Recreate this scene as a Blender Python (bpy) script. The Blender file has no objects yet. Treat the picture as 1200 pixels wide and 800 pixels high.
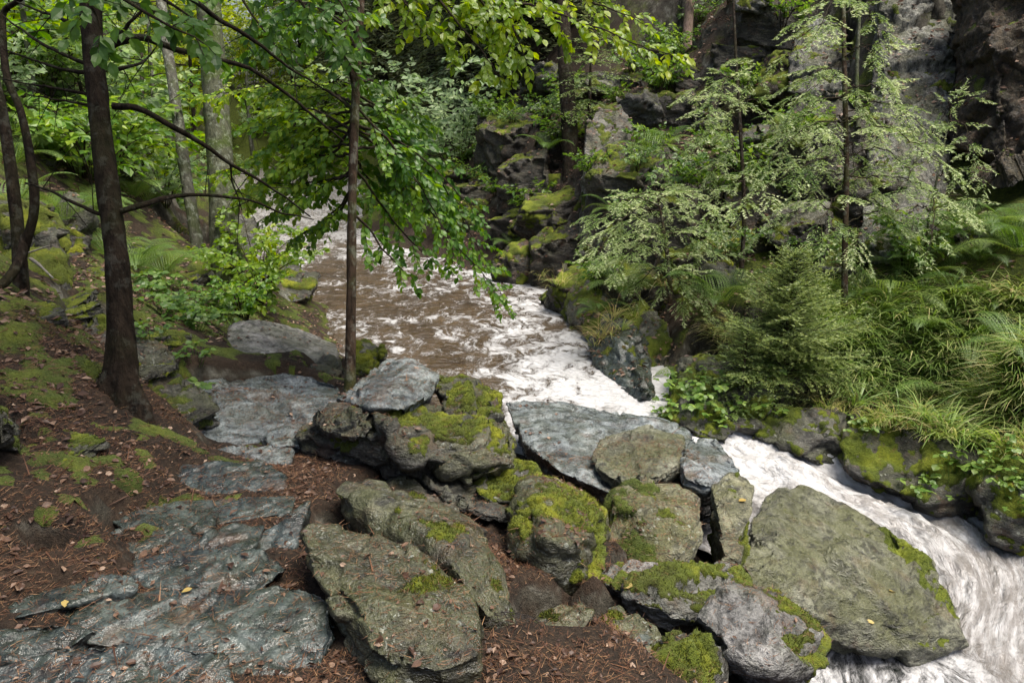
import bpy, bmesh, math, random
import numpy as np
from mathutils import Vector
from mathutils.bvhtree import BVHTree

SC = bpy.context.scene
COL = SC.collection
PI = math.pi

# ------------------------------------------------------------------ camera
F_PX, PITCH, CAM_H = 890.0, math.radians(18.0), 1.6
CF = np.array([0.0, math.cos(PITCH), -math.sin(PITCH)])
CU = np.array([0.0, math.sin(PITCH), math.cos(PITCH)])
CR = np.array([1.0, 0.0, 0.0])
CAM = np.array([0.0, 0.0, CAM_H])

def U(px, py, d):
    """measured bearing in the photograph + estimated distance -> world point"""
    return CAM + d * (CF + CR * (px - 600.0) / F_PX - CU * (py - 400.0) / F_PX)

def UZ(px, py, z):
    ray = CF + CR * (px - 600.0) / F_PX - CU * (py - 400.0) / F_PX
    return CAM + ray * (z - CAM_H) / ray[2]

cam_d = bpy.data.cameras.new('camera')
cam_d.sensor_width = 36.0
cam_d.lens = F_PX / 1200.0 * 36.0
cam_d.clip_start, cam_d.clip_end = 0.05, 400.0
cam = bpy.data.objects.new('camera', cam_d)
COL.objects.link(cam)
cam.location = CAM
cam.rotation_euler = (PI / 2 - PITCH, 0, 0)
SC.camera = cam

# ------------------------------------------------------------------ noise
def _hash(ix, iy, iz, seed):
    h = (ix.astype(np.int64) * 374761393 + iy.astype(np.int64) * 668265263 + iz.astype(np.int64) * 2147483647 * 3 + seed * 974634777) & 0xFFFFFFFF
    h = ((h ^ (h >> 13)) * 1274126177) & 0xFFFFFFFF
    h = ((h ^ (h >> 16)) * 2246822519) & 0xFFFFFFFF
    return h ^ (h >> 15)

_G = np.random.RandomState(5).normal(size=(256, 3))
_G /= np.linalg.norm(_G, axis=1)[:, None]

def pnoise(p, seed=0):
    i = np.floor(p).astype(np.int64)
    f = p - i
    u = f * f * f * (f * (f * 6 - 15) + 10)
    out = np.zeros(len(p))
    for dx in (0, 1):
        wx = u[:, 0] if dx else 1 - u[:, 0]
        for dy in (0, 1):
            wy = u[:, 1] if dy else 1 - u[:, 1]
            for dz in (0, 1):
                wz = u[:, 2] if dz else 1 - u[:, 2]
                g = _G[_hash(i[:, 0] + dx, i[:, 1] + dy, i[:, 2] + dz, seed) & 255]
                d = (f[:, 0] - dx) * g[:, 0] + (f[:, 1] - dy) * g[:, 1] + (f[:, 2] - dz) * g[:, 2]
                out += wx * wy * wz * d
    return out * 1.5

def fbm(p, octv=4, seed=0, gain=0.5):
    a, s, o = 1.0, 1.0, np.zeros(len(p))
    for k in range(octv):
        o += a * pnoise(p * s + k * 17.3, seed + k)
        a *= gain
        s *= 2.03
    return o

def cells(p, seed=0):
    """Worley: nearest and second distance plus a random value per cell"""
    i = np.floor(p).astype(np.int64)
    d1 = np.full(len(p), 9.0); d2 = np.full(len(p), 9.0); idv = np.zeros(len(p)); tilt = np.zeros(len(p))
    for dx in (-1, 0, 1):
        for dy in (-1, 0, 1):
            for dz in (-1, 0, 1):
                c = i + np.array([dx, dy, dz])
                h = _hash(c[:, 0], c[:, 1], c[:, 2], seed)
                q = np.stack([(h & 1023), (h >> 10) & 1023, (h >> 20) & 1023], 1) / 1023.0
                d = np.linalg.norm(c + q - p, axis=1)
                near = d < d1
                d2 = np.where(near, d1, np.minimum(d2, d))
                tv = _G[(h >> 5) & 255]
                tilt = np.where(near, ((p - c - q) * tv).sum(1), tilt)
                idv = np.where(near, ((h >> 3) & 255) / 255.0, idv)
                d1 = np.where(near, d, d1)
    return d1, d2, idv, tilt

def sstep(a, b, x):
    t = np.clip((x - a) / (b - a), 0, 1)
    return t * t * (3 - 2 * t)

def unit(v):
    v = np.asarray(v, float)
    n = np.linalg.norm(v, axis=-1, keepdims=True)
    return v / np.maximum(n, 1e-9)

# ------------------------------------------------------------------ mesh building
class Geo:
    def __init__(self):
        self.V, self.F, self.T, self.n = [], {3: [], 4: []}, [], 0
    def add(self, V, F, tint=0.5):
        V = np.asarray(V, float).reshape(-1, 3); F = np.asarray(F, np.int64)
        self.V.append(V); self.F[F.shape[1]].append(F + self.n)
        t = np.broadcast_to(np.asarray(tint, float), (len(V),)) if np.ndim(tint) < 2 else tint
        self.T.append(np.array(t)); self.n += len(V)
    def empty(self):
        return self.n == 0
    def arrays(self):
        V = np.concatenate(self.V)
        f3 = np.concatenate(self.F[3]) if self.F[3] else np.zeros((0, 3), np.int64)
        f4 = np.concatenate(self.F[4]) if self.F[4] else np.zeros((0, 4), np.int64)
        return V, f3, f4, np.concatenate(self.T)
    def build(self, name, mat, parent=None, smooth=True, origin=None, attrs=None):
        V, f3, f4, T = self.arrays()
        if origin is not None:
            V = V - np.asarray(origin)
        me = bpy.data.meshes.new(name)
        me.vertices.add(len(V)); me.vertices.foreach_set('co', V.astype(np.float32).ravel())
        loops = np.concatenate([f3.ravel(), f4.ravel()]).astype(np.int32)
        tot = np.concatenate([np.full(len(f3), 3), np.full(len(f4), 4)]).astype(np.int32)
        st = np.concatenate([[0], np.cumsum(tot)[:-1]]).astype(np.int32) if len(tot) else tot
        me.loops.add(len(loops)); me.loops.foreach_set('vertex_index', loops)
        me.polygons.add(len(tot)); me.polygons.foreach_set('loop_start', st)
        me.polygons.foreach_set('use_smooth', np.full(len(tot), smooth))
        me.update(calc_edges=True)
        a = me.attributes.new('tint', 'FLOAT', 'POINT'); a.data.foreach_set('value', T.astype(np.float32))
        for k, arr in (attrs or {}).items():
            if arr.ndim == 1:
                a = me.attributes.new(k, 'FLOAT', 'POINT'); a.data.foreach_set('value', arr.astype(np.float32))
            else:
                a = me.attributes.new(k, 'FLOAT_VECTOR', 'POINT'); a.data.foreach_set('vector', arr.astype(np.float32).ravel())
        me.materials.append(mat)
        return link(name, me, parent, origin)

def link(name, data, parent=None, origin=None):
    o = bpy.data.objects.new(name, data); COL.objects.link(o)
    if parent is not None:
        o.parent = parent
    elif origin is not None:
        o.location = Vector(tuple(origin))
    return o

def tag(o, label=None, cat=None, group=None, kind=None):
    if label: o['label'] = label
    if cat: o['category'] = cat
    if group: o['group'] = group
    if kind: o['kind'] = kind
    return o

def empty(name, loc, label, cat, group=None):
    o = bpy.data.objects.new(name, None); COL.objects.link(o)
    o.location = Vector(tuple(loc)); o.empty_display_size = 0.2
    return tag(o, label, cat, group)

def frame_of(d, up):
    X = unit(d); Y = unit(np.cross(up, X)); Z = np.cross(X, Y)
    return X, Y, Z

def place(tv, tf, pos, X, Y, Z, s):
    N, k = len(pos), len(tv)
    s = np.asarray(s, float)
    s3 = s[:, None, None] if s.ndim == 1 else s[:, None, :]
    t = tv[None] * s3
    V = pos[:, None, :] + t[:, :, 0:1] * X[:, None] + t[:, :, 1:2] * Y[:, None] + t[:, :, 2:3] * Z[:, None]
    Fc = tf[None] + (np.arange(N) * k)[:, None, None]
    return V.reshape(-1, 3), Fc.reshape(-1, tf.shape[1])

def smooth_line(P, n):
    """Catmull-Rom through the points, n samples"""
    P = np.asarray(P, float)
    if len(P) == 2:
        t = np.linspace(0, 1, n)[:, None]
        return P[0] * (1 - t) + P[1] * t
    Q = np.vstack([2 * P[0] - P[1], P, 2 * P[-1] - P[-2]])
    t = np.linspace(0, len(P) - 1 - 1e-6, n); i = t.astype(int); f = (t - i)[:, None]
    a, b, c, d = Q[i], Q[i + 1], Q[i + 2], Q[i + 3]
    return 0.5 * (2 * b + (c - a) * f + (2 * a - 5 * b + 4 * c - d) * f ** 2 + (3 * b - a - 3 * c + d) * f ** 3)

def tube(g, P, R, n=6, tint=0.5, cap=True, rough=0.0, seed=0):
    P = np.asarray(P, float); m = len(P); R = np.broadcast_to(np.asarray(R, float), (m,))
    T = unit(np.gradient(P, axis=0))
    ref = np.array([1.0, 0.13, 0.07]) if abs(T[:, 2]).mean() > 0.6 else np.array([0.05, 0.1, 1.0])
    A = unit(np.cross(T, ref)); B = np.cross(T, A)
    th = np.linspace(0, 2 * PI, n, endpoint=False)
    ring = (np.cos(th)[None, :, None] * A[:, None] + np.sin(th)[None, :, None] * B[:, None])
    rr = np.repeat(R[:, None], n, 1)
    if rough > 0:
        q = (P[:, None] + ring * rr[..., None]).reshape(-1, 3)
        rr = rr * (1 + rough * fbm(q * np.array([6, 6, 2.2]) , 3, seed).reshape(m, n))
    V = (P[:, None] + ring * rr[..., None]).reshape(-1, 3)
    i = np.arange(m - 1)[:, None] * n; j = np.arange(n)[None]
    Fq = np.stack([i + j, i + (j + 1) % n, i + n + (j + 1) % n, i + n + j], -1).reshape(-1, 4)
    g.add(V, Fq, tint)
    if cap:
        c = np.vstack([P[-1] + T[-1] * R[-1] * 0.6, V[-n:]])
        k = np.arange(n)
        g.add(c, np.stack([np.zeros(n, int), 1 + k, 1 + (k + 1) % n], 1), tint)
# ------------------------------------------------------------------ materials
class NT:
    def __init__(self, name):
        m = self.m = bpy.data.materials.new(name); m.use_nodes = True
        self.t = m.node_tree; self.t.nodes.clear()
        self.out = self.n('ShaderNodeOutputMaterial')
    def n(self, typ, **kw):
        nd = self.t.nodes.new(typ)
        for k, v in kw.items():
            if k in nd.inputs.keys() if hasattr(nd, 'inputs') else False:
                self.set(nd.inputs[k], v)
            else:
                setattr(nd, k, v)
        return nd
    def set(self, sock, v):
        if hasattr(v, 'is_output'):
            self.t.links.new(v, sock)
        else:
            if sock.type == 'RGBA' and len(v) == 3: v = (*v, 1)
            sock.default_value = v
    def pos(self):
        return self.n('ShaderNodeNewGeometry').outputs['Position']
    def mapping(self, vec, scale, rot=(0, 0, 0)):
        mp = self.n('ShaderNodeMapping'); self.set(mp.inputs['Vector'], vec)
        mp.inputs['Scale'].default_value = scale; mp.inputs['Rotation'].default_value = rot
        return mp.outputs[0]
    def noise(self, vec, scale, detail=4, rough=0.55, dist=0.0):
        nd = self.n('ShaderNodeTexNoise'); self.set(nd.inputs['Vector'], vec)
        nd.inputs['Scale'].default_value = scale; nd.inputs['Detail'].default_value = detail
        nd.inputs['Roughness'].default_value = rough; nd.inputs['Distortion'].default_value = dist
        return nd.outputs['Fac']
    def voronoi(self, vec, scale, feature='F1', rnd=1.0):
        nd = self.n('ShaderNodeTexVoronoi', feature=feature); self.set(nd.inputs['Vector'], vec)
        nd.inputs['Scale'].default_value = scale; nd.inputs['Randomness'].default_value = rnd
        return nd.outputs[0]
    def ramp(self, fac, stops, interp='LINEAR'):
        r = self.n('ShaderNodeValToRGB'); self.set(r.inputs[0], fac); cr = r.color_ramp; cr.interpolation = interp
        while len(cr.elements) < len(stops): cr.elements.new(0.5)
        for e, (p, c) in zip(cr.elements, stops):
            e.position = p; e.color = (*c, 1) if not np.isscalar(c) else (c, c, c, 1)
        return r.outputs[0]
    def mix(self, fac, a, b, mode='MIX'):
        x = self.n('ShaderNodeMix', data_type='RGBA', blend_type=mode)
        self.set(x.inputs[0], fac); self.set(x.inputs[6], a); self.set(x.inputs[7], b)
        return x.outputs[2]
    def math(self, op, a, b=0.0, c=0.0, clamp=False):
        x = self.n('ShaderNodeMath', operation=op); x.use_clamp = clamp
        self.set(x.inputs[0], a); self.set(x.inputs[1], b); self.set(x.inputs[2], c)
        return x.outputs[0]
    def rng(self, v, a, b, c=0.0, d=1.0):
        x = self.n('ShaderNodeMapRange', interpolation_type='SMOOTHSTEP')
        self.set(x.inputs[0], v)
        for k, q in zip((1, 2, 3, 4), (a, b, c, d)): self.set(x.inputs[k], q)
        return x.outputs[0]
    def attr(self, name, out='Fac'):
        return self.n('ShaderNodeAttribute', attribute_name=name).outputs[out]
    def nz(self):
        s = self.n('ShaderNodeSeparateXYZ'); self.set(s.inputs[0], self.n('ShaderNodeNewGeometry').outputs['Normal'])
        return s.outputs[2]
    def bump(self, h, strength=0.5, dist=0.02, normal=None):
        b = self.n('ShaderNodeBump'); self.set(b.inputs['Height'], h)
        b.inputs['Strength'].default_value = strength; b.inputs['Distance'].default_value = dist
        if normal is not None: self.set(b.inputs['Normal'], normal)
        return b.outputs[0]
    def principled(self, col, rough=0.6, normal=None, spec=0.5, **kw):
        p = self.n('ShaderNodeBsdfPrincipled')
        self.set(p.inputs['Base Color'], col); self.set(p.inputs['Roughness'], rough)
        self.set(p.inputs['Specular IOR Level'], spec)
        if normal is not None: self.set(p.inputs['Normal'], normal)
        for k, v in kw.items(): self.set(p.inputs[k], v)
        return p.outputs[0]
    def done(self, sh):
        self.t.links.new(sh, self.out.inputs['Surface']); return self.m

def rock_mat(name, dark, mid, light, lichen=0.15, algae=0.4, wet=0.4, algcol=(0.055, 0.062, 0.018), rust=0.15, axis=(0.3, 0.15, 0.4), bk=1.0, zs=2.2, bd=0.05):
    N = NT(name); P = N.pos()
    st = N.mapping(P, (1.0, 1.0, zs), axis)
    n1 = N.noise(st, 2.6, 5, 0.62, 0.4)
    n2 = N.noise(st, 13, 5, 0.7, 0.2)
    n3 = N.noise(P, 5.0, 4, 0.6)
    grain = N.noise(P, 90, 2, 0.6)
    base = N.ramp(n1, [(0.28, dark), (0.5, mid), (0.72, light)])
    base = N.mix(N.rng(n2, 0.36, 0.62), N.mix(0.72, base, (0.0, 0.0, 0.0), 'MIX'), base)
    base = N.mix(N.rng(N.noise(st, 5.5, 4, 0.7, 0.6), 0.44, 0.34), base, N.mix(0.6, base, (0.012, 0.010, 0.007)))
    base = N.mix(N.math('MULTIPLY', N.rng(n3, 0.55, 0.68), rust), base, (0.13, 0.06, 0.03))
    # algae film on upper faces
    up = N.rng(N.nz(), -0.1, 0.75)
    al = N.math('MULTIPLY', N.math('MULTIPLY', N.rng(N.noise(P, 3.1, 4, 0.65), 0.38, 0.62), up), algae)
    base = N.mix(al, base, algcol)
    # cracks
    cr = N.voronoi(N.mapping(P, (1, 1, 2.2), (0.5, 0.2, 0.7)), 3.2, 'DISTANCE_TO_EDGE')
    wob = N.math('ADD', cr, N.math('MULTIPLY', N.math('SUBTRACT', n2, 0.5), 0.25))
    crack = N.rng(wob, -0.02, 0.025, 1.0, 0.0)
    base = N.mix(N.math('MULTIPLY', crack, 0.6), base, (0.012, 0.011, 0.01))
    # pale lichen crust: flecks and blotches
    l1 = N.math('MULTIPLY', N.rng(N.noise(P, 34, 3, 0.7), 0.60, 0.66), N.rng(N.noise(P, 4.2, 3, 0.5), 0.45, 0.6))
    l2 = N.rng(N.noise(P, 9, 4, 0.75), 0.68, 0.72)
    sp = N.math('MULTIPLY', N.rng(N.math('ADD', N.voronoi(P, 17), N.math('MULTIPLY', grain, 0.12)), 0.20, 0.27, 1.0, 0.0), N.rng(N.noise(P, 2.3, 3, 0.6), 0.5, 0.6))
    lf = N.math('MULTIPLY', N.math('MAXIMUM', N.math('MAXIMUM', l1, sp), l2), lichen, clamp=True)
    base = N.mix(lf, base, (0.34, 0.36, 0.31))
    base = N.mix(0.4, base, N.ramp(grain, [(0.3, (0, 0, 0)), (0.7, (1, 1, 1))]), 'SOFT_LIGHT')
    rough = N.rng(N.noise(P, 15, 4, 0.7), 0.36, 0.66, 0.60 - 0.46 * wet, 0.88 - 0.42 * wet)
    h = N.math('ADD', N.math('MULTIPLY', n2, 1.0), N.math('MULTIPLY', grain, 0.22))
    nb = N.bump(h, 0.9 * bk, bd)
    return N.done(N.principled(base, rough, nb, 0.5))

def moss_mat(name, a, b, c):
    N = NT(name); P = N.pos()
    n1 = N.noise(P, 7, 5, 0.6); n2 = N.noise(P, 55, 4, 0.65); n3 = N.noise(P, 200, 3, 0.6)
    f = N.math('ADD', N.math('MULTIPLY', n1, 0.5), N.math('MULTIPLY', N.attr('tint'), 0.5))
    col = N.ramp(f, [(0.3, a), (0.52, b), (0.75, c)])
    col = N.mix(N.math('MULTIPLY', N.rng(N.noise(P, 11, 5, 0.7), 0.6, 0.68), 0.75), col, (0.10, 0.055, 0.02))
    col = N.mix(0.45, col, N.ramp(n2, [(0.25, (0, 0, 0)), (0.75, (1, 1, 1))]), 'OVERLAY')
    nb = N.bump(N.math('ADD', n2, N.math('MULTIPLY', n3, 0.6)), 0.9, 0.02)
    d = N.principled(col, 0.9, nb, 0.2, **{'Sheen Weight': 0.25, 'Sheen Tint': (0.5, 0.6, 0.2)})
    return N.done(d)

def leaf_mat(name, stops, trans=0.45, rough=0.38, spec=0.5):
    N = NT(name)
    col = N.ramp(N.attr('tint'), stops)
    pr = N.principled(col, rough, None, spec)
    tr = N.n('ShaderNodeBsdfTranslucent')
    hs = N.n('ShaderNodeHueSaturation'); hs.inputs['Saturation'].default_value = 1.15; hs.inputs['Value'].default_value = 1.5
    hs.inputs['Hue'].default_value = 0.485
    N.set(hs.inputs['Color'], col); N.set(tr.inputs['Color'], hs.outputs[0])
    mx = N.n('ShaderNodeMixShader'); mx.inputs[0].default_value = trans
    N.t.links.new(pr, mx.inputs[1]); N.t.links.new(tr.outputs[0], mx.inputs[2])
    return N.done(mx.outputs[0])

def bark_mat(name, a, b, moss=0.3, mosscol=(0.05, 0.075, 0.012), scale=1.0, lich=0.0):
    N = NT(name); P = N.pos()
    st = N.mapping(P, (1, 1, 0.22))
    n1 = N.noise(st, 26 * scale, 7, 0.65); n2 = N.noise(P, 3.5, 5, 0.6)
    col = N.ramp(n1, [(0.3, a), (0.7, b)])
    col = N.mix(N.math('MULTIPLY', N.rng(n2, 0.46, 0.6), moss), col, mosscol)
    if lich > 0:
        col = N.mix(N.math('MULTIPLY', N.rng(N.noise(P, 14, 6, 0.7), 0.52, 0.6), lich), col, (0.36, 0.38, 0.32))
    nb = N.bump(N.math('ADD', n1, N.math('MULTIPLY', n2, 0.6)), 1.0, 0.03)
    return N.done(N.principled(col, 0.85, nb, 0.1))

M = {}
# wet slate, greenish schist, dark damp rock, pale lichen-crusted cliff
M['slate'] = rock_mat('wet_slate', (0.016, 0.021, 0.02), (0.045, 0.058, 0.056), (0.11, 0.13, 0.125), 0.06, 0.2, 1.0, rust=0.35, bk=0.4)
M['slate_pale'] = rock_mat('pale_slate', (0.06, 0.06, 0.056), (0.17, 0.166, 0.158), (0.32, 0.31, 0.295), 0.25, 0.3, 0.6, rust=0.25)
M['slate_light'] = rock_mat('blue_grey_slate', (0.06, 0.07, 0.073), (0.15, 0.172, 0.178), (0.27, 0.295, 0.30), 0.15, 0.25, 1.0, rust=0.25, bk=0.6)  # paler blue also carries the sheen of the wet slabs by the path
M['schist'] = rock_mat('green_schist', (0.022, 0.021, 0.013), (0.08, 0.078, 0.046), (0.20, 0.195, 0.13), 0.6, 0.5, 0.75, bk=0.75)
M['dark'] = rock_mat('dark_damp_rock', (0.018, 0.017, 0.013), (0.06, 0.057, 0.046), (0.16, 0.157, 0.13), 0.4, 0.5, 0.45, rust=0.35)
M['wetgiant'] = rock_mat('smooth_green_rock', (0.06, 0.06, 0.04), (0.145, 0.148, 0.10), (0.24, 0.24, 0.18), 0.15, 0.55, 0.75, (0.075, 0.08, 0.022), rust=0.25)
M['schist_light'] = rock_mat('olive_schist', (0.055, 0.053, 0.03), (0.15, 0.146, 0.088), (0.28, 0.27, 0.185), 0.5, 0.6, 0.5, (0.075, 0.078, 0.015))
M['cliff'] = rock_mat('lichen_cliff', (0.03, 0.026, 0.018), (0.10, 0.09, 0.068), (0.27, 0.265, 0.235), 0.75, 0.45, 0.2, rust=0.35)
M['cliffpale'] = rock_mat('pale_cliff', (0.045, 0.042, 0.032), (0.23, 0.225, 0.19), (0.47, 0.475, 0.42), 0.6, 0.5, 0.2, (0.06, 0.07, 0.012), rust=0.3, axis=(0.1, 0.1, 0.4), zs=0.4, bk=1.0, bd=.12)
M['brownrock'] = rock_mat('brown_overhang', (0.02, 0.013, 0.007), (0.068, 0.045, 0.023), (0.15, 0.105, 0.058), 0.06, 0.35, 0.2, (0.04, 0.045, 0.01), rust=0.5, axis=(0.1, 0.3, 0.2), zs=0.7, bd=.12)  # brown rock; the overhang's shadow is put into its dark tones
M['darkbrown'] = rock_mat('dark_brown_rock', (0.014, 0.011, 0.007), (0.05, 0.041, 0.028), (0.125, 0.112, 0.085), 0.25, 0.5, 0.4, (0.045, 0.048, 0.01), rust=0.45)
M['moss'] = moss_mat('moss', (0.022, 0.02, 0.005), (0.058, 0.075, 0.005), (0.17, 0.175, 0.01))
M['mossmid'] = moss_mat('soil_moss', (0.016, 0.022, 0.003), (0.06, 0.078, 0.006), (0.15, 0.17, 0.014))
M['mossdark'] = moss_mat('dark_moss', (0.014, 0.02, 0.004), (0.04, 0.055, 0.007), (0.095, 0.11, 0.012))

def ground_mat():
    N = NT('forest_floor'); P = N.pos()
    n1 = N.noise(P, 2.3, 7, 0.65); n2 = N.noise(P, 38, 5, 0.7); n3 = N.noise(P, 130, 3, 0.6)
    soil = N.ramp(n2, [(0.25, (0.009, 0.0065, 0.005)), (0.5, (0.025, 0.017, 0.011)), (0.75, (0.06, 0.04, 0.026))])
    red = N.ramp(n2, [(0.25, (0.02, 0.010, 0.006)), (0.55, (0.04, 0.026, 0.016)), (0.8, (0.105, 0.07, 0.044))])
    soil = N.mix(N.rng(n1, 0.42, 0.62), soil, red)
    mossc = N.ramp(N.noise(P, 30, 5, 0.7), [(0.25, (0.012, 0.018, 0.003)), (0.5, (0.05, 0.066, 0.007)), (0.75, (0.13, 0.155, 0.014))])
    mm = N.rng(N.math('ADD', N.noise(P, 1.9, 8, 0.7), N.math('MULTIPLY', N.math('SUBTRACT', N.attr('moss'), 0.5), 0.62)), 0.48, 0.58)
    col = N.mix(mm, soil, mossc)
    rk = N.ramp(N.noise(N.mapping(P, (1.6, 1.6, 1), (0.3, 0.2, 0)), 4, 6, 0.7), [(0.32, (0.014, 0.012, 0.009)), (0.52, (0.065, 0.058, 0.043)), (0.7, (0.22, 0.215, 0.18))])
    steep = N.rng(N.nz(), 0.42, 0.66, 1.0, 0.0)
    col = N.mix(N.math('MULTIPLY', steep, N.rng(N.noise(P, 3, 5, 0.6), 0.32, 0.48)), col, rk)
    h = N.math('ADD', N.math('MULTIPLY', n2, 1.0), N.math('MULTIPLY', n3, 0.5))
    return N.done(N.principled(col, 0.85, N.bump(h, 0.9, 0.03), 0.25))
M['ground'] = ground_mat()

def water_mat():
    N = NT('stream_water'); fl = N.attr('flow', 'Vector'); foam = N.attr('foam'); rush = N.attr('rush')
    P = N.pos()
    # warp for the swirling foam lace
    wn = N.n('ShaderNodeTexNoise'); N.set(wn.inputs['Vector'], P); wn.inputs['Scale'].default_value = 2.2; wn.inputs['Detail'].default_value = 3
    wv = N.n('ShaderNodeVectorMath', operation='SCALE'); N.set(wv.inputs[0], wn.outputs['Color']); wv.inputs['Scale'].default_value = 0.55
    wa = N.n('ShaderNodeVectorMath', operation='ADD'); N.set(wa.inputs[0], N.mapping(P, (1.0, 0.62, 1.0), (0, 0, 0.5))); N.set(wa.inputs[1], wv.outputs[0])
    lace = N.noise(wa.outputs[0], 5.5, 10, 0.76, 0.3)
    big = N.noise(P, 0.9, 4, 0.55)
    pool = N.math('ADD', N.math('ADD', lace, N.math('MULTIPLY', N.math('SUBTRACT', big, 0.5), 0.45)), N.math('MULTIPLY', foam, 0.30))
    poolf = N.rng(pool, 0.57, 0.73)
    streak = N.noise(N.mapping(fl, (1.3, 4.2, 1)), 2.2, 5, 0.55, 0.8)
    fine = N.noise(N.mapping(fl, (4, 10, 1)), 2.6, 6, 0.6, 0.4)
    clump = N.noise(N.mapping(fl, (2.0, 3.2, 1)), 1.9, 6, 0.6, 1.3)
    sf = N.math('ADD', N.math('ADD', N.math('MULTIPLY', streak, 0.38), N.math('MULTIPLY', fine, 0.12)), N.math('MULTIPLY', clump, 0.5))
    rapid = N.rng(N.math('ADD', sf, N.math('MULTIPLY', N.math('SUBTRACT', foam, 0.5), 0.42)), 0.45, 0.80)
    f = N.math('ADD', N.math('MULTIPLY', poolf, N.math('SUBTRACT', 1.0, rush)), N.math('MULTIPLY', rapid, rush), clamp=True)
    brown = N.ramp(N.noise(P, 3.0, 4, 0.6), [(0.3, (0.030, 0.019, 0.009)), (0.7, (0.075, 0.05, 0.025))])
    brown = N.mix(N.attr('deep'), brown, (0.010, 0.012, 0.011))
    tan = N.mix(rush, brown, N.mix(N.noise(N.mapping(fl, (1, 5, 1)), 1.5, 5, 0.6), (0.075, 0.066, 0.056), (0.22, 0.205, 0.19)))
    white = N.ramp(fine, [(0.3, (0.32, 0.315, 0.31)), (0.7, (0.55, 0.55, 0.555))])
    col = N.mix(f, tan, white)
    rip = N.noise(N.mapping(P, (1, 1.5, 1)), 9, 5, 0.6, 1.0)
    h = N.math('ADD', N.math('MULTIPLY', rip, N.math('SUBTRACT', 1.0, rush)), N.math('MULTIPLY', sf, N.math('MULTIPLY', rush, 1.0)))
    h = N.math('ADD', h, N.math('MULTIPLY', f, 0.25))
    rough = N.math('ADD', 0.09, N.math('MULTIPLY', f, 0.5))
    return N.done(N.principled(col, rough, N.bump(h, 0.7, 0.07), 0.5))
M['water'] = water_mat()

M['bark_dark'] = bark_mat('dark_bark', (0.004, 0.003, 0.002), (0.034, 0.024, 0.016), 0.35, (0.024, 0.026, 0.008), lich=0.06)
M['bark_brown'] = bark_mat('brown_bark', (0.012, 0.008, 0.005), (0.07, 0.046, 0.03), 0.35, lich=0.18)
M['bark_grey'] = bark_mat('grey_bark', (0.05, 0.048, 0.036), (0.17, 0.165, 0.13), 0.5, lich=0.5)
M['bark_green'] = bark_mat('green_bark', (0.03, 0.032, 0.02), (0.10, 0.105, 0.066), 0.7, lich=0.25)
M['bark_pink'] = bark_mat('pinkish_bark', (0.10, 0.066, 0.05), (0.26, 0.19, 0.155), 0.15)
M['broken_wood'] = bark_mat('broken_wood', (0.12, 0.04, 0.018), (0.36, 0.17, 0.09), 0.0)
M['deadwood'] = bark_mat('dead_wood', (0.13, 0.115, 0.095), (0.34, 0.31, 0.27), 0.1)
M['twig'] = bark_mat('twig_bark', (0.012, 0.009, 0.006), (0.05, 0.036, 0.026), 0.15)
# ------------------------------------------------------------------ terrain
def cp(px, py, d): return U(px, py, d)
CP = [cp(*t) for t in [
 # near path
 (0,800,2.15),(200,800,2.2),(400,800,2.2),(550,800,2.22),(700,800,2.3),(860,800,2.75),
 (0,700,2.4),(0,600,2.72),(0,500,3.15),(0,420,3.55),(60,380,4.0),(0,340,4.2),(140,465,3.75),(100,560,3.05),(200,620,2.95),
 (330,560,3.5),(330,650,2.92),(500,760,2.45),(350,440,5.2),(240,450,4.9),(600,650,3.45),(450,560,3.95),(600,560,4.5),(450,700,2.85),(700,700,2.98),
 (700,620,3.8),(800,690,3.45),(250,520,3.95),(280,400,6.0),(380,410,6.4),
 # left hillside
 (100,330,5.4),(150,400,4.9),(210,350,7.0),(170,300,8.0),(0,250,5.8),(60,290,6.0),(100,230,8.0),(0,150,7.6),(0,50,9.5),(100,100,12),(100,0,15),
 (200,0,26),(180,120,17),(200,250,11.5),(230,330,8.0),(250,370,7.0),
 # upstream left bank
 (330,345,9.6),(260,290,11.5),(190,240,15),
 # head of the valley
 (500,100,23),(450,0,31),(600,100,20),(650,50,18),(800,60,15),(340,170,30),(420,200,22),(480,215,18),
 # right wall above the pool
 (780,150,12.5),(720,190,11.9),(740,130,12.8),(870,200,10.9),(850,300,9.6),(760,320,9.7),(700,310,10.6),(800,400,8.2),(870,440,7.55),(930,410,7.4),
 (620,190,13.9),(560,250,13.9),(560,180,15.5),(620,280,12.5),(900,100,12.5),
 # grassy bank
 (1000,460,7.0),(1100,490,6.6),(1200,510,6.3),(1200,400,6.5),(1200,300,7.5),(1050,380,7.6),(1040,300,8.8),(1100,330,8.0),(1130,250,9.2),(950,330,8.4),
]]
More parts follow.
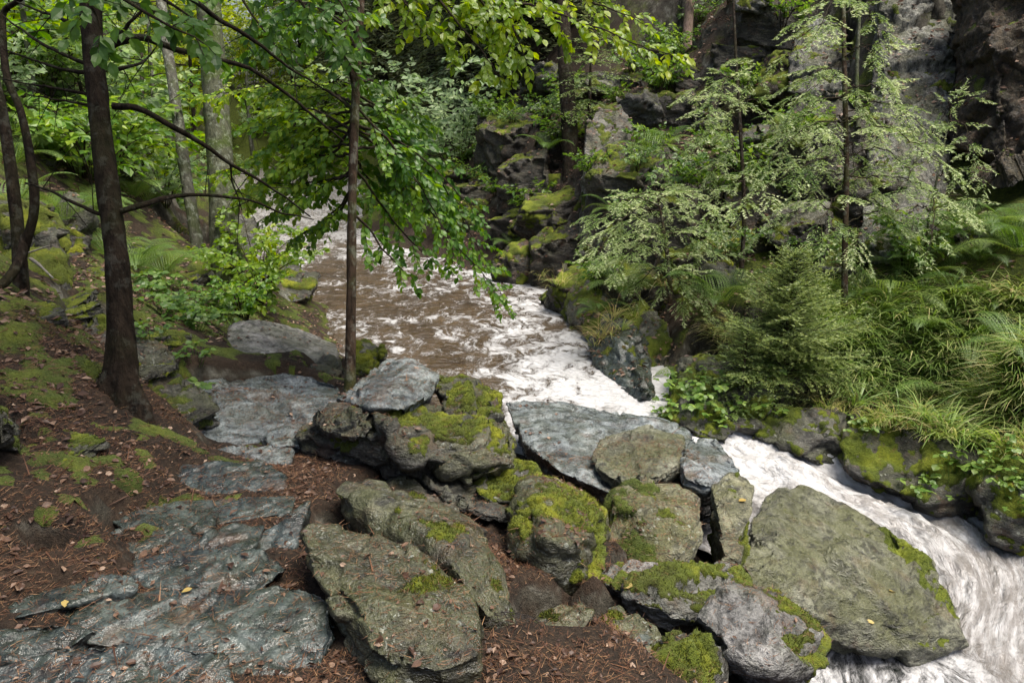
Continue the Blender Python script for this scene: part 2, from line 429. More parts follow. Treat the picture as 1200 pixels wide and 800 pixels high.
CP += [np.array(t, float) for t in [
 (-4,-3,.8),(0,-3,.1),(4,-3,-.8),(-6,0,2.0),(-3,0,.65),(-1.2,.8,.08),(0,0,0),(1.2,.5,-.2),(2.2,0,-.9),(4,0,-1.9),(-3.3,2,.75),(-5,3,1.9),
 (1.5,2.7,-1.45),(2.4,2.8,-2.1),(4,2.6,-2.3),(6,3,-2.4),(1.9,3.6,-2.1),(2.4,4.0,-2.3),(1.25,3.6,-1.35),
 # stream bed
 (-8,19,-1.4),(-5,14,-1.6),(-2.6,11.5,-1.75),(-.8,10.5,-1.8),(-1.2,8.6,-1.8),(0,9,-1.8),(.3,7.5,-1.7),(1.2,6.9,-1.6),(.2,6.3,-1.55),(1.9,6.2,-1.75),(2.5,5.6,-1.95),(3.3,5.1,-2.1),(3.8,4.7,-2.2),(3.2,4.3,-2.3),(5,4.3,-2.4),(7,4,-2.5),(12,3,-2.6),(20,2,-3),(1.3,4.7,-1.5),(1.7,5.2,-1.6),
 (.55,10.9,-1.6),(1.0,9.4,-1.6),(1.4,8.05,-1.6),(1.6,7.25,-1.6),(1.85,6.85,-1.6),(2.3,6.7,-1.6),(2.9,6.75,-1.6),(3.5,6.45,-1.7),(3.95,5.9,-1.8),(4.4,5.5,-1.9),
 (-11,26,-.6),(-14,36,-.4),(-17,46,-.3),(-24,62,0),(-13,50,1.5),(-24,44,2.5),
 # slopes out of view
 (4.5,6.4,-1.0),(6.5,6.6,-.3),(9,12,5.5),(6.5,13,5.2),(3.5,17,5),(8.2,9,2.6),(8.5,6.5,.5),(12,10,8),(11,6,2),(4.2,13.5,3.0),
 (-15,10,8.5),(-12,3,6.5),(-10,14,4.2),(-20,30,12),(-5,42,9),(3,45,13),(15,40,16),(25,20,16),(22,6,8),(10,-1,-.6),(20,-4,4),(-20,-6,9),(0,-10,.5),(-16,20,7.5),(45,55,22),(-45,55,22),(60,0,18),(-60,0,22),(0,60,20),(-60,-12,20),(60,-12,14),
]]
CP = np.array(CP)
_eps = 0.25
def _phi(r): return np.sqrt(r * r + _eps * _eps)
_D = np.linalg.norm(CP[:, None, :2] - CP[None, :, :2], axis=2)
_K = _phi(_D) - 1e-3 * np.eye(len(CP))
_A = np.block([[_K, np.ones((len(CP), 1))], [np.ones((1, len(CP))), np.zeros((1, 1))]])
_W = np.linalg.solve(_A, np.concatenate([CP[:, 2], [0]]))

def h_smooth(xy):
    out = np.empty(len(xy))
    for s in range(0, len(xy), 20000):
        q = xy[s:s + 20000]
        out[s:s + 20000] = _phi(np.linalg.norm(q[:, None] - CP[None, :, :2], axis=2)) @ _W[:-1] + _W[-1]
    return out

def ground_z(xy):
    z = h_smooth(xy)
    p3 = np.column_stack([xy, np.zeros(len(xy))])
    dist = np.linalg.norm(xy, axis=1)
    z = z + 0.035 * fbm(p3 * 1.9, 3, 11) + 0.018 * fbm(p3 * 8.0, 3, 12)
    z = z + sstep(5.0, 12.0, dist) * 0.28 * fbm(p3 * 0.75, 4, 13)
    return z

def axis_pts(lo, hi, a, b, step):
    mid = list(np.arange(a, b, step)); s, x, up = step, b, []
    while x < hi: up.append(x); s *= 1.06; x += s
    up.append(hi); s, x, dn = step, a, []
    while x > lo: s *= 1.06; x -= s; dn.append(max(x, lo))
    return np.array(dn[::-1] + mid + up)
gx = axis_pts(-60, 60, -4.2, 5.6, 0.045)
gy = axis_pts(-14, 60, 1.0, 13.5, 0.045)
GX, GY = np.meshgrid(gx, gy)
xy = np.column_stack([GX.ravel(), GY.ravel()])
gz = ground_z(xy)
GV = np.column_stack([xy, gz])
ny_, nx_ = GX.shape
# the gorge wall: ledges and fractured faces
x_, y_ = GV[:, 0], GV[:, 1]
off_ = 1.5 * sstep(10.3, 11.6, y_)
wall = sstep(.1 - off_, .7 - off_, x_) * sstep(0, .8, y_ - (7.0 + 1.7 * sstep(1.5, 2.6, x_))) * sstep(19, 15, y_) * sstep(9, 7, x_) * sstep(-1.35, -1.0, GV[:, 2])
wi = np.nonzero(wall > 0.01)[0]; q_ = GV[wi]; w_ = wall[wi]
tz = (q_[:, 2] + .38 * fbm(q_ * .7, 3, 51)) / .46; fr = tz - np.floor(tz)
q_[:, 2] += w_ * .46 * .85 * (sstep(.45, 1, fr) - fr)
GV[wi] = q_
gr = GV.reshape(ny_, nx_, 3); nrm_ = unit(np.cross(np.gradient(gr, axis=1), np.gradient(gr, axis=0))).reshape(-1, 3)[wi]
c1, c2, ci, ct = cells(q_ * np.array([1.1, 1.1, .8]) + .2 * np.column_stack([fbm(q_ * 1.3 + k * 9.1, 2, 52 + k) for k in range(3)]), 55)
e1, e2, ei, et = cells(q_ * 3.0, 56)
GV[wi] = q_ + nrm_ * (w_ * (.12 * ct + .05 * (ci - .5) + .05 * et + .05 * fbm(q_ * 3.5, 4, 57)))[:, None]
ii = (np.arange(ny_ - 1)[:, None] * nx_ + np.arange(nx_ - 1)[None]).ravel()
GF = np.stack([ii, ii + 1, ii + nx_ + 1, ii + nx_], 1)
# ------------------------------------------------------------------ stream
SEC = [  # left bank (px, py), right bank (px, py), level, foam, rush
 ((150,208),(420,190),-.62,.45,.9),
 ((170,232),(420,215),-.72,.5,.9),
 ((215,262),(440,238),-.90,.6,.8),
 ((250,300),(470,262),-1.08,.5,.45),
 ((280,330),(520,290),-1.17,.35,.05),
 ((290,372),(612,338),-1.20,.22,.0),
 ((300,420),(655,385),-1.20,.30,.0),
 ((380,470),(705,432),-1.20,.48,.0),
 ((480,510),(748,468),-1.21,.72,.1),
 ((590,530),(800,490),-1.23,.95,.45),
 ((720,545),(885,500),-1.27,1.0,.9),
 ((800,580),(960,508),-1.36,.95,1.0),
 ((880,625),(1040,540),-1.47,.85,1.0),
 ((980,680),(1120,590),-1.58,.72,1.0),
 ((1010,745),(1230,640),-1.68,.66,1.0),
 ((960,805),(1330,690),-1.75,.70,.9),
 ((900,880),(1420,790),-1.78,.6,.8),
 ((800,1000),(1600,930),-1.82,.5,.7),
]
L = np.array([UZ(*a, z) for a, b, z, f, r in SEC]); R_ = np.array([UZ(*b, z) for a, b, z, f, r in SEC])
nS, nT = 620, 110
Ls, Rs = smooth_line(L, nS), smooth_line(R_, nS)
fs = np.interp(np.linspace(0, len(SEC) - 1, nS), range(len(SEC)), [s[3] for s in SEC])
rs = np.interp(np.linspace(0, len(SEC) - 1, nS), range(len(SEC)), [s[4] for s in SEC])
tt = np.linspace(-0.25, 1.25, nT)
WV = Ls[:, None] * (1 - tt)[None, :, None] + Rs[:, None] * tt[None, :, None]
arc = np.concatenate([[0], np.cumsum(np.linalg.norm(np.diff((Ls + Rs) / 2, axis=0), axis=1))])
wid = np.linalg.norm(Rs - Ls, axis=1)
flow = np.stack([np.repeat(arc[:, None], nT, 1), tt[None] * wid[:, None], np.zeros((nS, nT))], -1).reshape(-1, 3)
foam = np.repeat(fs[:, None], nT, 1).ravel(); rush = np.repeat(rs[:, None], nT, 1).ravel()
W = WV.reshape(-1, 3)
# the white tongue hugs the right wall of the pool, the left side of it is brown and calmer
tcol = np.repeat(tt[None], nS, 0).ravel()
foam = foam + (1 - rush) * 0.30 * (sstep(0.45, 0.95, tcol) - 0.25)
# quiet dark backwater in the lee of the big rounded slab
lee = sstep(0.85, 0.35, np.linalg.norm((W[:, :2] - UZ(1010, 786, -1.75)[:2]) * np.array([0.8, 1.0]), axis=1))
foam = foam - 0.15 * lee; rush = rush * (1 - lee)
fq = flow * np.array([1.3, 4.5, 1])
W[:, 2] += rush * (0.085 * fbm(fq * 0.9, 4, 31) + 0.05 * np.abs(fbm(flow * np.array([3.2, 4.2, 1]), 3, 35)) + 0.022 * fbm(flow * np.array([5, 14, 1]), 3, 32)) + (1 - rush) * 0.016 * fbm(W * 3.5, 4, 33)
W[:, 2] += rush * foam * 0.02 * np.abs(fbm(W * 16, 2, 34))
ii = (np.arange(nS - 1)[:, None] * nT + np.arange(nT - 1)[None]).ravel()
g = Geo(); g.add(W, np.stack([ii, ii + 1, ii + nT + 1, ii + nT], 1))
water = tag(g.build('stream_water', M['water'], attrs={'flow': flow, 'foam': np.clip(foam, 0, 1.2), 'rush': np.clip(rush, 0, 1), 'deep': lee}), kind='structure')
# ------------------------------------------------------------------ rocks
ROCK_MESHES = []     # (verts, tris) for placing litter on them

def hull_mesh(points, voxel):
    bm = bmesh.new()
    vs = [bm.verts.new(tuple(p)) for p in points]
    r = bmesh.ops.convex_hull(bm, input=vs)
    bmesh.ops.delete(bm, geom=[v for v in bm.verts if not v.link_faces], context='VERTS')
    bmesh.ops.recalc_face_normals(bm, faces=bm.faces)
    me = bpy.data.meshes.new('tmp'); bm.to_mesh(me); bm.free()
    ob = bpy.data.objects.new('tmp', me); COL.objects.link(ob)
    m = ob.modifiers.new('r', 'REMESH'); m.mode = 'VOXEL'; m.voxel_size = voxel
    dg = bpy.context.evaluated_depsgraph_get(); dg.update()
    out = bpy.data.meshes.new_from_object(ob.evaluated_get(dg))
    V = np.empty(len(out.vertices) * 3); out.vertices.foreach_get('co', V); V = V.reshape(-1, 3)
    out.calc_loop_triangles()
    q = np.array([tuple(p.vertices) for p in out.polygons if len(p.vertices) == 4], np.int64).reshape(-1, 4)
    bpy.data.objects.remove(ob); bpy.data.meshes.remove(me); bpy.data.meshes.remove(out)
    return V, q

def normals(V, q):
    a, b, c, d = (V[q[:, k]] for k in range(4))
    fn = np.cross(c - a, d - b); N = np.zeros_like(V)
    for k in range(4): np.add.at(N, q[:, k], fn)
    return unit(N)

def roughen(V, q, amp, seed, strata=(0.25, -0.2, 1.0), stretch=3.0, crack=0.5, chips=5, faceted=1.0, chipr=(0.82, 0.95), joints=4):
    rs_ = np.random.RandomState(seed)
    size = np.ptp(V, axis=0).max()
    # chips: planes shave off corners and edges
    c = V.mean(0)
    for k in range(chips):
        n = unit(rs_.normal(size=3)); s = (V - c) @ n; o = s.max() * rs_.uniform(*chipr)
        V = V - np.maximum(0, s - o)[:, None] * n * 0.92
    N = normals(V, q)
    ax = unit(np.array(strata)); t1 = unit(np.cross(ax, [0.3, 1, 0.1])); t2 = np.cross(ax, t1)
    P = np.column_stack([V @ t1, V @ t2, (V @ ax) * stretch])
    f = 1.6 / max(size, 0.25) + 1.2
    big = fbm(P * f * 0.8, 3, seed)
    # stepped layers: splits along the cleavage
    lay = (P[:, 2] / stretch) * (5.5 / max(size, 0.3)) + 0.8 * fbm(P * f * 0.5, 2, seed + 3)
    step = lay - np.floor(lay); stepd = sstep(0.0, 0.18, step) - step
    wp = P * f * 0.75 + 0.12 * np.column_stack([fbm(P * f * 0.9 + k * 7.7, 2, seed + 60) for k in range(3)])
    d1, d2, idv, tilt = cells(wp, seed + 5)
    e1, e2, idw, tilt2 = cells(wp * 2.3 + 9.1, seed + 6)
    facet = (idv - 0.5) * 1.0 + 3.4 * tilt + 0.35 * (idw - .5) + 1.0 * tilt2; edge = sstep(0.07, 0.0, d2 - d1)
    fine = 0.5 * fbm(P * f * 5.0, 4, seed + 9) + 0.5 * fbm(V * f * 6.0, 4, seed + 10)
    rid = 1 - np.abs(fbm(P * f * 1.6, 3, seed + 21)) * 2
    h = amp * (0.35 * big + 0.55 * stepd + 0.8 * faceted * facet + 0.42 * fine + 0.22 * rid - crack * 0.5 * edge)
    # a few fracture planes: one side stands back, a dark joint runs between
    for k in range(joints):
        n = unit(rs_.normal(size=3) + 0.8 * t1 * rs_.normal()); s = (V - c) @ n + 0.035 * size * fbm(V * f * 0.9, 3, seed + 70 + k); o = np.quantile(s, rs_.uniform(.2, .8))
        h = h - amp * (0.75 * sstep(-.006, .006, s - o) + 0.9 * np.exp(-((s - o) / 0.007) ** 2))
    h = h + amp * 0.18 * joints
    V = V + N * h[:, None]
    # relax once so the facets keep soft worn edges
    for _ in range(1):
        S = np.zeros_like(V); cnt = np.zeros(len(V))
        for k in range(4):
            np.add.at(S, q[:, k], V[q[:, (k + 1) % 4]]); np.add.at(S, q[:, k], V[q[:, (k + 3) % 4]]); np.add.at(cnt, q[:, k], 2)
        V = 0.8 * V + 0.2 * S / np.maximum(cnt, 1)[:, None]
    return V

def moss_on(root, V, q, amount, seed, thick=0.03, bias=None, mat='moss', fuzz=2600, freq=3.2, origin=None, up=0.55, largest=False):
    N = normals(V, q)
    m = up * N[:, 2] + 0.75 * fbm(V * freq, 6, seed + 40, 0.68) + amount - 0.55
    if bias is not None: m = m + bias(V)
    keep = m > 0
    fq = keep[q].sum(1) >= 2
    if fq.sum() < 8: return
    Q = q[fq]
    if largest:
        lab = np.arange(len(V))
        for _ in range(400):
            mn = lab[Q].min(1); new = lab.copy()
            for k in range(4): np.minimum.at(new, Q[:, k], mn)
            if (new == lab).all(): break
            lab = new
        ids, cnt = np.unique(lab[Q[:, 0]], return_counts=True); Q = Q[lab[Q[:, 0]] == ids[cnt.argmax()]]
    used = np.unique(Q); mp = -np.ones(len(V), int); mp[used] = np.arange(len(used))
    v = V[used]; n = N[used]; k = sstep(-0.05, 0.32, m[used])
    lump = 0.55 + 0.45 * fbm(v * 9, 3, seed + 41) + 0.25 * fbm(v * 30, 3, seed + 42)
    v2 = v + n * (0.62 * thick * k * np.clip(lump, 0.15, 2.0) - 0.004 * (1 - k))[:, None]
    g = Geo(); tn = np.clip(0.22 + 0.42 * k + 0.45 * fbm(v * 4, 4, seed + 43), 0, 1)
    g.add(v2, mp[Q], tn)
    # short upright moss shoots
    rs_ = np.random.RandomState(seed)
    cf = rs_.randint(0, len(Q), fuzz); w = rs_.dirichlet((1, 1, 1, 1), fuzz)
    qq = mp[Q][cf]
    p = sum(v2[qq[:, i]] * w[:, i:i + 1] for i in range(4)); nn = unit(sum(n[qq[:, i]] for i in range(4)))
    kk = k[qq].mean(1)
    d = unit(nn * 0.9 + np.array([0, 0, 0.35]) + 0.55 * rs_.normal(size=p.shape)); sd = unit(np.cross(d, rs_.normal(size=p.shape)))
    Ln = (0.005 + 0.009 * rs_.rand(fuzz)) * (0.4 + kk); wd = 0.0022
    tv = np.stack([p - d * 0.003 - sd * wd, p - d * 0.003 + sd * wd, p + d * Ln[:, None]], 1).reshape(-1, 3)
    g.add(tv, np.arange(fuzz * 3).reshape(-1, 3), np.repeat(np.clip(tn[qq[:, 0]] + 0.25 * rs_.normal(size=fuzz) + 0.1, 0, 1), 3))
    o = g.build('moss', M[mat], root)
    for vv in o.data.vertices: pass
    if origin is not None: o.data.transform(__import__('mathutils').Matrix.Translation(-Vector(tuple(origin))))
    return o

def rock(name, pts, back, label, mat, voxel=0.02, amp=0.03, seed=1, moss=0.0, extra=(), cat='boulder', group=None, down=0.0,
         mossmat='moss', mossthick=0.03, bias=None, fuzz=2600, freq=3.2, chips=5, crack=0.5, strata=(0.25, -0.2, 1.0), stretch=3.0, shrink=0.8, up=0.55, away=None, marg=0.05, faceted=1.0, skirt=0.0, chipr=(0.82, 0.95), joints=4):
    W = np.array([U(*p) for p in pts])
    c = W.mean(0)
    dv = unit(c - CAM) if away is None else unit(np.array(away, float))
    B = c + (W - c) * shrink + dv * back + np.array([0, 0, -down])
    low = W[W[:, 2] < c[2]] - np.array([0, 0, skirt])
    allp = np.vstack([W, B] + ([low] if skirt else [])+ ([np.array(extra)] if len(extra) else []))
    V, q = hull_mesh(allp, voxel)
    V = roughen(V, q, amp, seed, strata, stretch, crack, chips, faceted, chipr, joints)
    origin = np.array([V[:, 0].mean(), V[:, 1].mean(), V[:, 2].min()])
    g = Geo(); g.add(V, q)
    o = tag(g.build(name, M[mat], origin=origin), label, cat, group)
    ROCK_MESHES.append((V, q, marg))
    if moss:
        moss_on(o, V, q, moss, seed, mossthick, bias, mossmat, fuzz, freq, origin, up)
    return o

def chunk_rock(name, chunks, label, cat='boulder', group=None):
    """one boulder made of several grown-together masses; every mass is a child part"""
    root = None
    for (part, kw) in chunks:
        o = rock(part, label=None, cat=None, **kw)
        if root is None:
            root = o; tag(o, label, cat, group); o.name = name
        else:
            o.parent = root; o.location = o.location - root.location
    return root

side = lambda x0, w, s=1: (lambda V: s * np.clip((V[:, 0] - x0) / w, -0.6, 0.6))

# --- pale slab and layered slabs between path and pool
rock('slab_rock', [(258,380,6.6),(300,371,6.9),(352,384,7.2),(400,404,7.0),(396,424,6.3),(330,432,5.9),(285,432,5.75),(262,402,6.1)], 0.2,
     'pale pinkish grey slab at the pool edge behind the thin sapling', 'slate_pale', 0.024, 0.014, 3, down=0.45, chips=2, stretch=5)
rock('slab_rock', [(172,474,4.75),(240,445,5.2),(330,432,5.6),(404,446,5.5),(398,474,4.95),(345,512,4.45),(250,536,4.15),(195,520,4.3)], 0.1,
     'wide bluish wet slab of layered slate left of the dark boulder, scattered with red leaves', 'slate_light', 0.022, 0.016, 4, down=0.4, chips=2, stretch=5, crack=0.8)
rock('slab_rock', [(306,512,4.25),(335,496,4.4),(358,498,4.4),(352,520,4.15),(318,524,4.1)], 0.06,
     'small pale blue slate flake against the left foot of the dark boulder', 'slate_light', 0.012, 0.008, 5, down=0.12, cat='flat stone')
rock('slab_rock', [(248,532,4.05),(290,524,4.15),(345,522,4.1),(340,540,3.92),(262,545,3.9)], 0.06,
     'thin bright slate ledge just below the wide bluish slab', 'slate_light', 0.014, 0.01, 6, down=0.14, cat='flat stone')
rock('boulder', [(362,424,5.9),(378,414,6.1),(398,418,6.0),(402,440,5.8),(385,450,5.7),(366,446,5.75)], 0.25,
     'small dark stone at the right end of the pale pinkish slab', 'dark', 0.016, 0.02, 7, down=0.1)
rock('boulder', [(410,402,6.3),(430,398,6.4),(446,406,6.3),(452,424,6.1),(440,440,6.0),(414,440,6.0)], 0.35,
     'yellow mossy stone directly behind the base of the thin sapling', 'schist', 0.016, 0.02, 8, moss=0.42, down=0.2)

# --- path slabs (wet slate showing through the litter)
PS = [
 ([(198,560,3.55),(215,543,3.68),(300,540,3.72),(336,560,3.6),(325,575,3.48),(230,580,3.45)], 'greenish slate plate on the path, topmost of the path plates'),
 ([(130,600,3.2),(200,586,3.35),(335,580,3.42),(330,600,3.28),(250,612,3.15),(150,616,3.1)], 'long low slate band across the path, second plate from the top'),
 ([(150,672,2.8),(200,650,2.9),(300,640,2.94),(330,664,2.84),(300,690,2.74),(200,696,2.7)], 'dim slate plate half under needles between the centre plate and the biggest plate'),
 ([(330,610,3.2),(360,590,3.28),(345,640,3.06),(310,650,3.0),(290,632,3.06)], 'narrow slate plate against the foot of the big foreground boulder'),
 ([(-30,740,2.36),(60,724,2.44),(110,740,2.4),(80,760,2.34),(0,770,2.28),(-40,765,2.28)], 'dark slate plate in a hollow at the left edge below the narrow strip'),
 ([(168,610,3.14),(200,600,3.24),(252,602,3.22),(240,622,3.08),(180,626,3.04)], 'shining pale slate patch in the middle of the path'),
 ([(140,640,2.98),(180,622,3.08),(300,618,3.12),(290,640,2.98),(240,672,2.82),(196,680,2.78),(150,664,2.86)], 'broad grooved slate plate in the centre of the path'),
 ([(44,654,2.86),(60,646,2.9),(80,656,2.85),(70,668,2.8),(50,668,2.8)], 'small round grey stone lying alone in the brown litter'),
 ([(8,705,2.5),(60,686,2.6),(140,674,2.68),(150,690,2.6),(90,706,2.52),(20,722,2.44)], 'narrow slate strip running to the left edge above the biggest path plate'),
 ([(82,716,2.52),(120,700,2.6),(220,690,2.66),(330,686,2.68),(376,700,2.62),(385,740,2.48),(360,786,2.36),(300,790,2.32),(240,752,2.42),(120,752,2.38)], 'biggest wet path plate, dark and shining at its right end'),
 ([(0,782,2.22),(60,762,2.28),(150,752,2.32),(250,760,2.32),(260,800,2.22),(100,830,2.12),(-40,830,2.1)], 'wet rippled slate plate at the lower left corner of the picture'),
 ([(150,668,2.86),(172,662,2.92),(192,664,2.9),(190,676,2.83),(160,684,2.79)], 'little purplish stone resting on the centre path plate'),
 ([(120,626,3.05),(135,615,3.12),(150,616,3.12),(146,640,2.98),(126,640,2.98)], 'small grey slate chip at the left end of the slate band'),
]
small_ = lambda lb: 'stone' in lb or 'chip' in lb
for k, (p, lb) in enumerate(PS):
    big = 'biggest' in lb or 'rippled' in lb or 'grooved' in lb; small = 'stone' in lb or 'chip' in lb
    ca, cb = np.mean([t[0] for t in p]), np.mean([t[1] for t in p]); gr_ = 1.0 if small_(lb) else 1.12
    pp = [(ca + (a - ca) * gr_, cb + (b - cb) * gr_, d * 0.97) for a, b, d in p]
    rock('path_stone' if small else 'path_slab', pp, 0.04, lb, 'dark' if 'purplish' in lb else 'slate', 0.011 if big else 0.010, 0.012 if big else 0.009, 20 + k,
         marg=0.008, faceted=0.5, down=0.12, chips=1, stretch=5, strata=(0.4, -0.5, 1.0), cat='flat stone', crack=0.9)

# --- the big dark boulder under the sapling
chunk_rock('outcrop', [
 ('outcrop', dict(pts=[(344,512,4.1),(353,488,4.2),(367,472,4.35),(423,463,4.5),(433,477,4.02),(457,510,3.9),(487,543,3.9),(522,548,3.98),(548,512,4.2),(588,486,4.4),(602,500,4.4),(578,548,4.2),(522,564,4.12),(342,548,4.25),(420,554,4.28),(390,500,4.0)],
      back=0.7, mat='dark', voxel=0.016, amp=0.032, seed=41, down=0.25, crack=1.2, chips=4, moss=-0.26)),
 ('slanted_cap', dict(pts=[(394,468,4.42),(433,437,4.72),(457,423,4.88),(475,421,4.88),(488,437,4.6),(460,458,4.22),(433,479,3.98),(487,475,4.15),(508,464,4.38),(514,440,4.66)],
      back=0.5, mat='slate_light', voxel=0.012, amp=0.016, seed=42, down=0.12, crack=0.9, chips=1)),
 ('mossy_shoulder', dict(pts=[(512,452,4.55),(516,438,4.75),(562,440,4.75),(592,455,4.6),(594,474,4.45),(560,494,4.3),(525,490,4.3)],
      back=0.5, mat='dark', voxel=0.013, amp=0.022, seed=43, down=0.1, moss=0.03, up=.95, mossthick=0.05, fuzz=5000)),
 ('cracked_flank', dict(pts=[(505,515,4.05),(530,488,4.25),(590,484,4.42),(612,512,4.25),(600,545,4.08),(550,566,4.0),(520,548,3.98)],
      back=0.55, mat='schist', voxel=0.013, amp=0.026, seed=44, down=0.1, moss=-0.14, up=.9, mossthick=0.04, crack=1.2)),
 ('jutting_block', dict(pts=[(356,486,4.05),(380,474,4.2),(420,480,4.0),(438,500,3.86),(420,522,3.86),(375,512,3.95)],
      back=0.4, mat='dark', voxel=0.013, amp=0.024, seed=52, down=0.02, crack=1.2, chips=4)),
], 'large dark overhanging outcrop at the foot of the thin sapling, moss on its right shoulder')

# --- stack of boulders right of the path
rock('boulder', [(470,540,4.15),(520,540,4.2),(575,552,4.15),(630,565,4.15),(648,590,3.95),(600,612,3.75),(560,612,3.7),(500,570,3.9)], 0.6,
     'moss topped ledge wedged between the dark outcrop and the square mossy boulder', 'dark', 0.016, 0.022, 45, moss=0.0, up=.9, mossthick=0.05, down=0.25, bias=side(-0.1, 0.4), fuzz=4500)
rock('boulder', [(548,556,4.12),(580,540,4.25),(622,546,4.22),(640,568,4.05),(610,590,3.9),(570,590,3.9)], 0.3,
     'round bright green moss cushion on a stone above the square mossy boulder', 'dark', 0.014, 0.02, 46, moss=0.5, mossthick=0.06, down=0.1, fuzz=6000)
rock('boulder', [(588,640,3.6),(592,600,3.72),(618,562,3.95),(650,556,4.05),(690,580,3.95),(714,605,3.85),(708,640,3.55),(694,684,3.4),(668,708,3.32),(622,694,3.36),(596,668,3.45),(640,630,3.22),(698,648,3.3),(600,618,3.5)], 0.7,
     'square boulder with a bright moss cap and a dark shaded front', 'schist', 0.014, 0.02, 47, moss=0.03, up=.95, mossthick=0.045, skirt=.2, down=0.1, fuzz=9000, bias=side(0.25, 0.9), crack=0.4, chips=4)
rock('boulder', [(386,574,3.32),(402,558,3.42),(450,564,3.42),(500,580,3.32),(552,622,3.09),(590,668,2.9),(606,712,2.71),(570,724,2.68),(524,690,2.9),(470,634,3.18),(410,606,3.37),(450,592,3.13),(520,640,2.87),(566,690,2.66)], 0.6,
     'long sloping boulder with a ridge, lying behind the big front boulder', 'schist', 0.014, 0.016, 48, moss=-0.16, skirt=.2, down=0.25, chips=3, freq=2.5)
rock('boulder', [(346,622,2.72),(362,612,2.81),(420,618,2.86),(490,644,2.72),(545,684,2.55),(563,724,2.42),(566,768,2.3),(520,788,2.22),(455,776,2.2),(404,744,2.24),(384,690,2.39),(358,655,2.57),(470,700,2.34)], 0.7,
     'big rounded foreground boulder with lichen flecks, in front of the long sloping one', 'schist', 0.012, 0.018, 49, moss=-0.44, down=0.12, chips=3, freq=2.6, fuzz=3000, skirt=.4)
rock('boulder', [(596,734,2.86),(620,716,2.96),(655,706,3.02),(692,708,3.0),(699,716,2.92),(680,750,2.78),(640,758,2.74),(610,750,2.78)], 0.25,
     'low grey stone beside the wire netting, below the square mossy boulder', 'schist', 0.011, 0.014, 50, moss=-0.02, skirt=.15, down=0.2, chips=3)
rock('boulder', [(440,568,3.95),(480,556,4.05),(540,590,3.85),(575,625,3.65),(560,640,3.55),(500,600,3.7)], 0.3,
     'thin dark slab leaning behind the long sloping boulder', 'dark', 0.016, 0.02, 51, down=0.2)

# --- slab and blocks beside the chute
rock('slab_rock', [(588,466,6.3),(640,466,6.6),(700,478,6.7),(762,488,6.6),(806,502,6.2),(820,540,5.3),(790,575,4.85),(720,580,4.75),(655,552,4.95),(606,515,5.5)], 0.2,
     'large smooth blue grey slab dipping to the white water above the square block', 'slate_light', 0.024, 0.02, 61, down=0.6, chips=2, stretch=4)
rock('boulder', [(694,524,5.15),(712,503,5.45),(760,499,5.5),(800,512,5.4),(800,545,5.0),(775,562,4.8),(725,566,4.75),(697,548,4.9)], 0.3,
     'smooth olive hump rising from the blue grey slab', 'wetgiant', 0.018, 0.02, 62, down=0.3, chips=2)
rock('boulder', [(796,530,5.2),(806,508,5.5),(838,512,5.5),(866,545,5.1),(862,566,4.9),(828,572,4.7),(802,562,4.8)], 0.5,
     'rounded grey stone at the lip of the cascade', 'slate_light', 0.016, 0.02, 63, down=0.4, chips=3)
rock('boulder', [(708,640,3.95),(712,585,4.2),(732,565,4.4),(800,568,4.45),(822,580,4.35),(830,640,3.95),(822,668,3.8),(740,662,3.8),(760,610,3.95)], 0.6,
     'upright square block with mossy dark left side, standing below the blue grey slab', 'schist_light', 0.015, 0.02, 64, moss=0.1, mossmat='mossdark', down=0.15, bias=side(0.85, 0.35, -1), up=0.2, chips=4, fuzz=5000)
rock('boulder', [(834,562,4.75),(856,551,4.9),(888,566,4.8),(884,600,4.5),(864,664,4.15),(850,668,4.1),(846,612,4.4),(836,598,4.5)], 0.3,
     'narrow pillar of rock with moss down its side, left of the giant rounded slab', 'schist_light', 0.014, 0.016, 65, moss=0.1, down=0.3, chips=3, up=0.0, bias=side(1.2, 0.3))
rock('boulder', [(866,646,4.55),(874,590,5.3),(892,570,5.75),(940,566,5.95),(990,584,5.85),(1050,618,5.55),(1098,662,5.25),(1122,712,4.95),(1136,750,4.75),(1080,764,4.68),(1000,760,4.62),(930,735,4.55),(884,705,4.45)], 0.3,
     'giant smooth rounded slab in the lower right with water rushing past', 'wetgiant', 0.022, 0.03, 66, moss=-0.2, mossmat='mossmid', down=0.9, chips=2, crack=0.25, freq=2.0, bias=side(2.6, 0.8), mossthick=0.008, fuzz=6000)
rock('boulder', [(700,680,3.35),(716,660,3.5),(790,656,3.55),(872,670,3.5),(882,698,3.3),(850,716,3.12),(815,728,3.05),(785,722,3.05),(740,704,3.15),(760,690,3.15)], 0.4,
     'pale grey back ledge strewn with red needles in front of the giant slab', 'slate_pale', 0.012, 0.02, 67, moss=-0.08, up=.85, down=0.5, chips=2, crack=1.0, fuzz=3000, freq=4.2, mossthick=0.03)
rock('boulder', [(815,722,3.0),(840,700,3.1),(872,682,3.25),(908,690,3.25),(930,704,3.18),(968,738,3.05),(956,766,2.95),(930,790,2.85),(896,790,2.78),(862,772,2.8),(838,742,2.88),(918,716,3.05),(900,782,2.76)], 0.4,
     'tilted pale slab with a cracked light face and moss down its right side', 'slate_pale', 0.011, 0.02, 71, moss=-0.02, up=.6, down=0.5, chips=2, crack=1.2, fuzz=4500, freq=4.2, mossthick=0.018, bias=side(1.05, 0.3))
rock('boulder', [(722,730,2.95),(745,718,3.02),(770,735,2.95),(768,760,2.84),(740,770,2.8)], 0.25,
     'small grey stone among moss at the left front of the broken ledge', 'slate', 0.01, 0.014, 68, moss=-0.05, down=0.25)
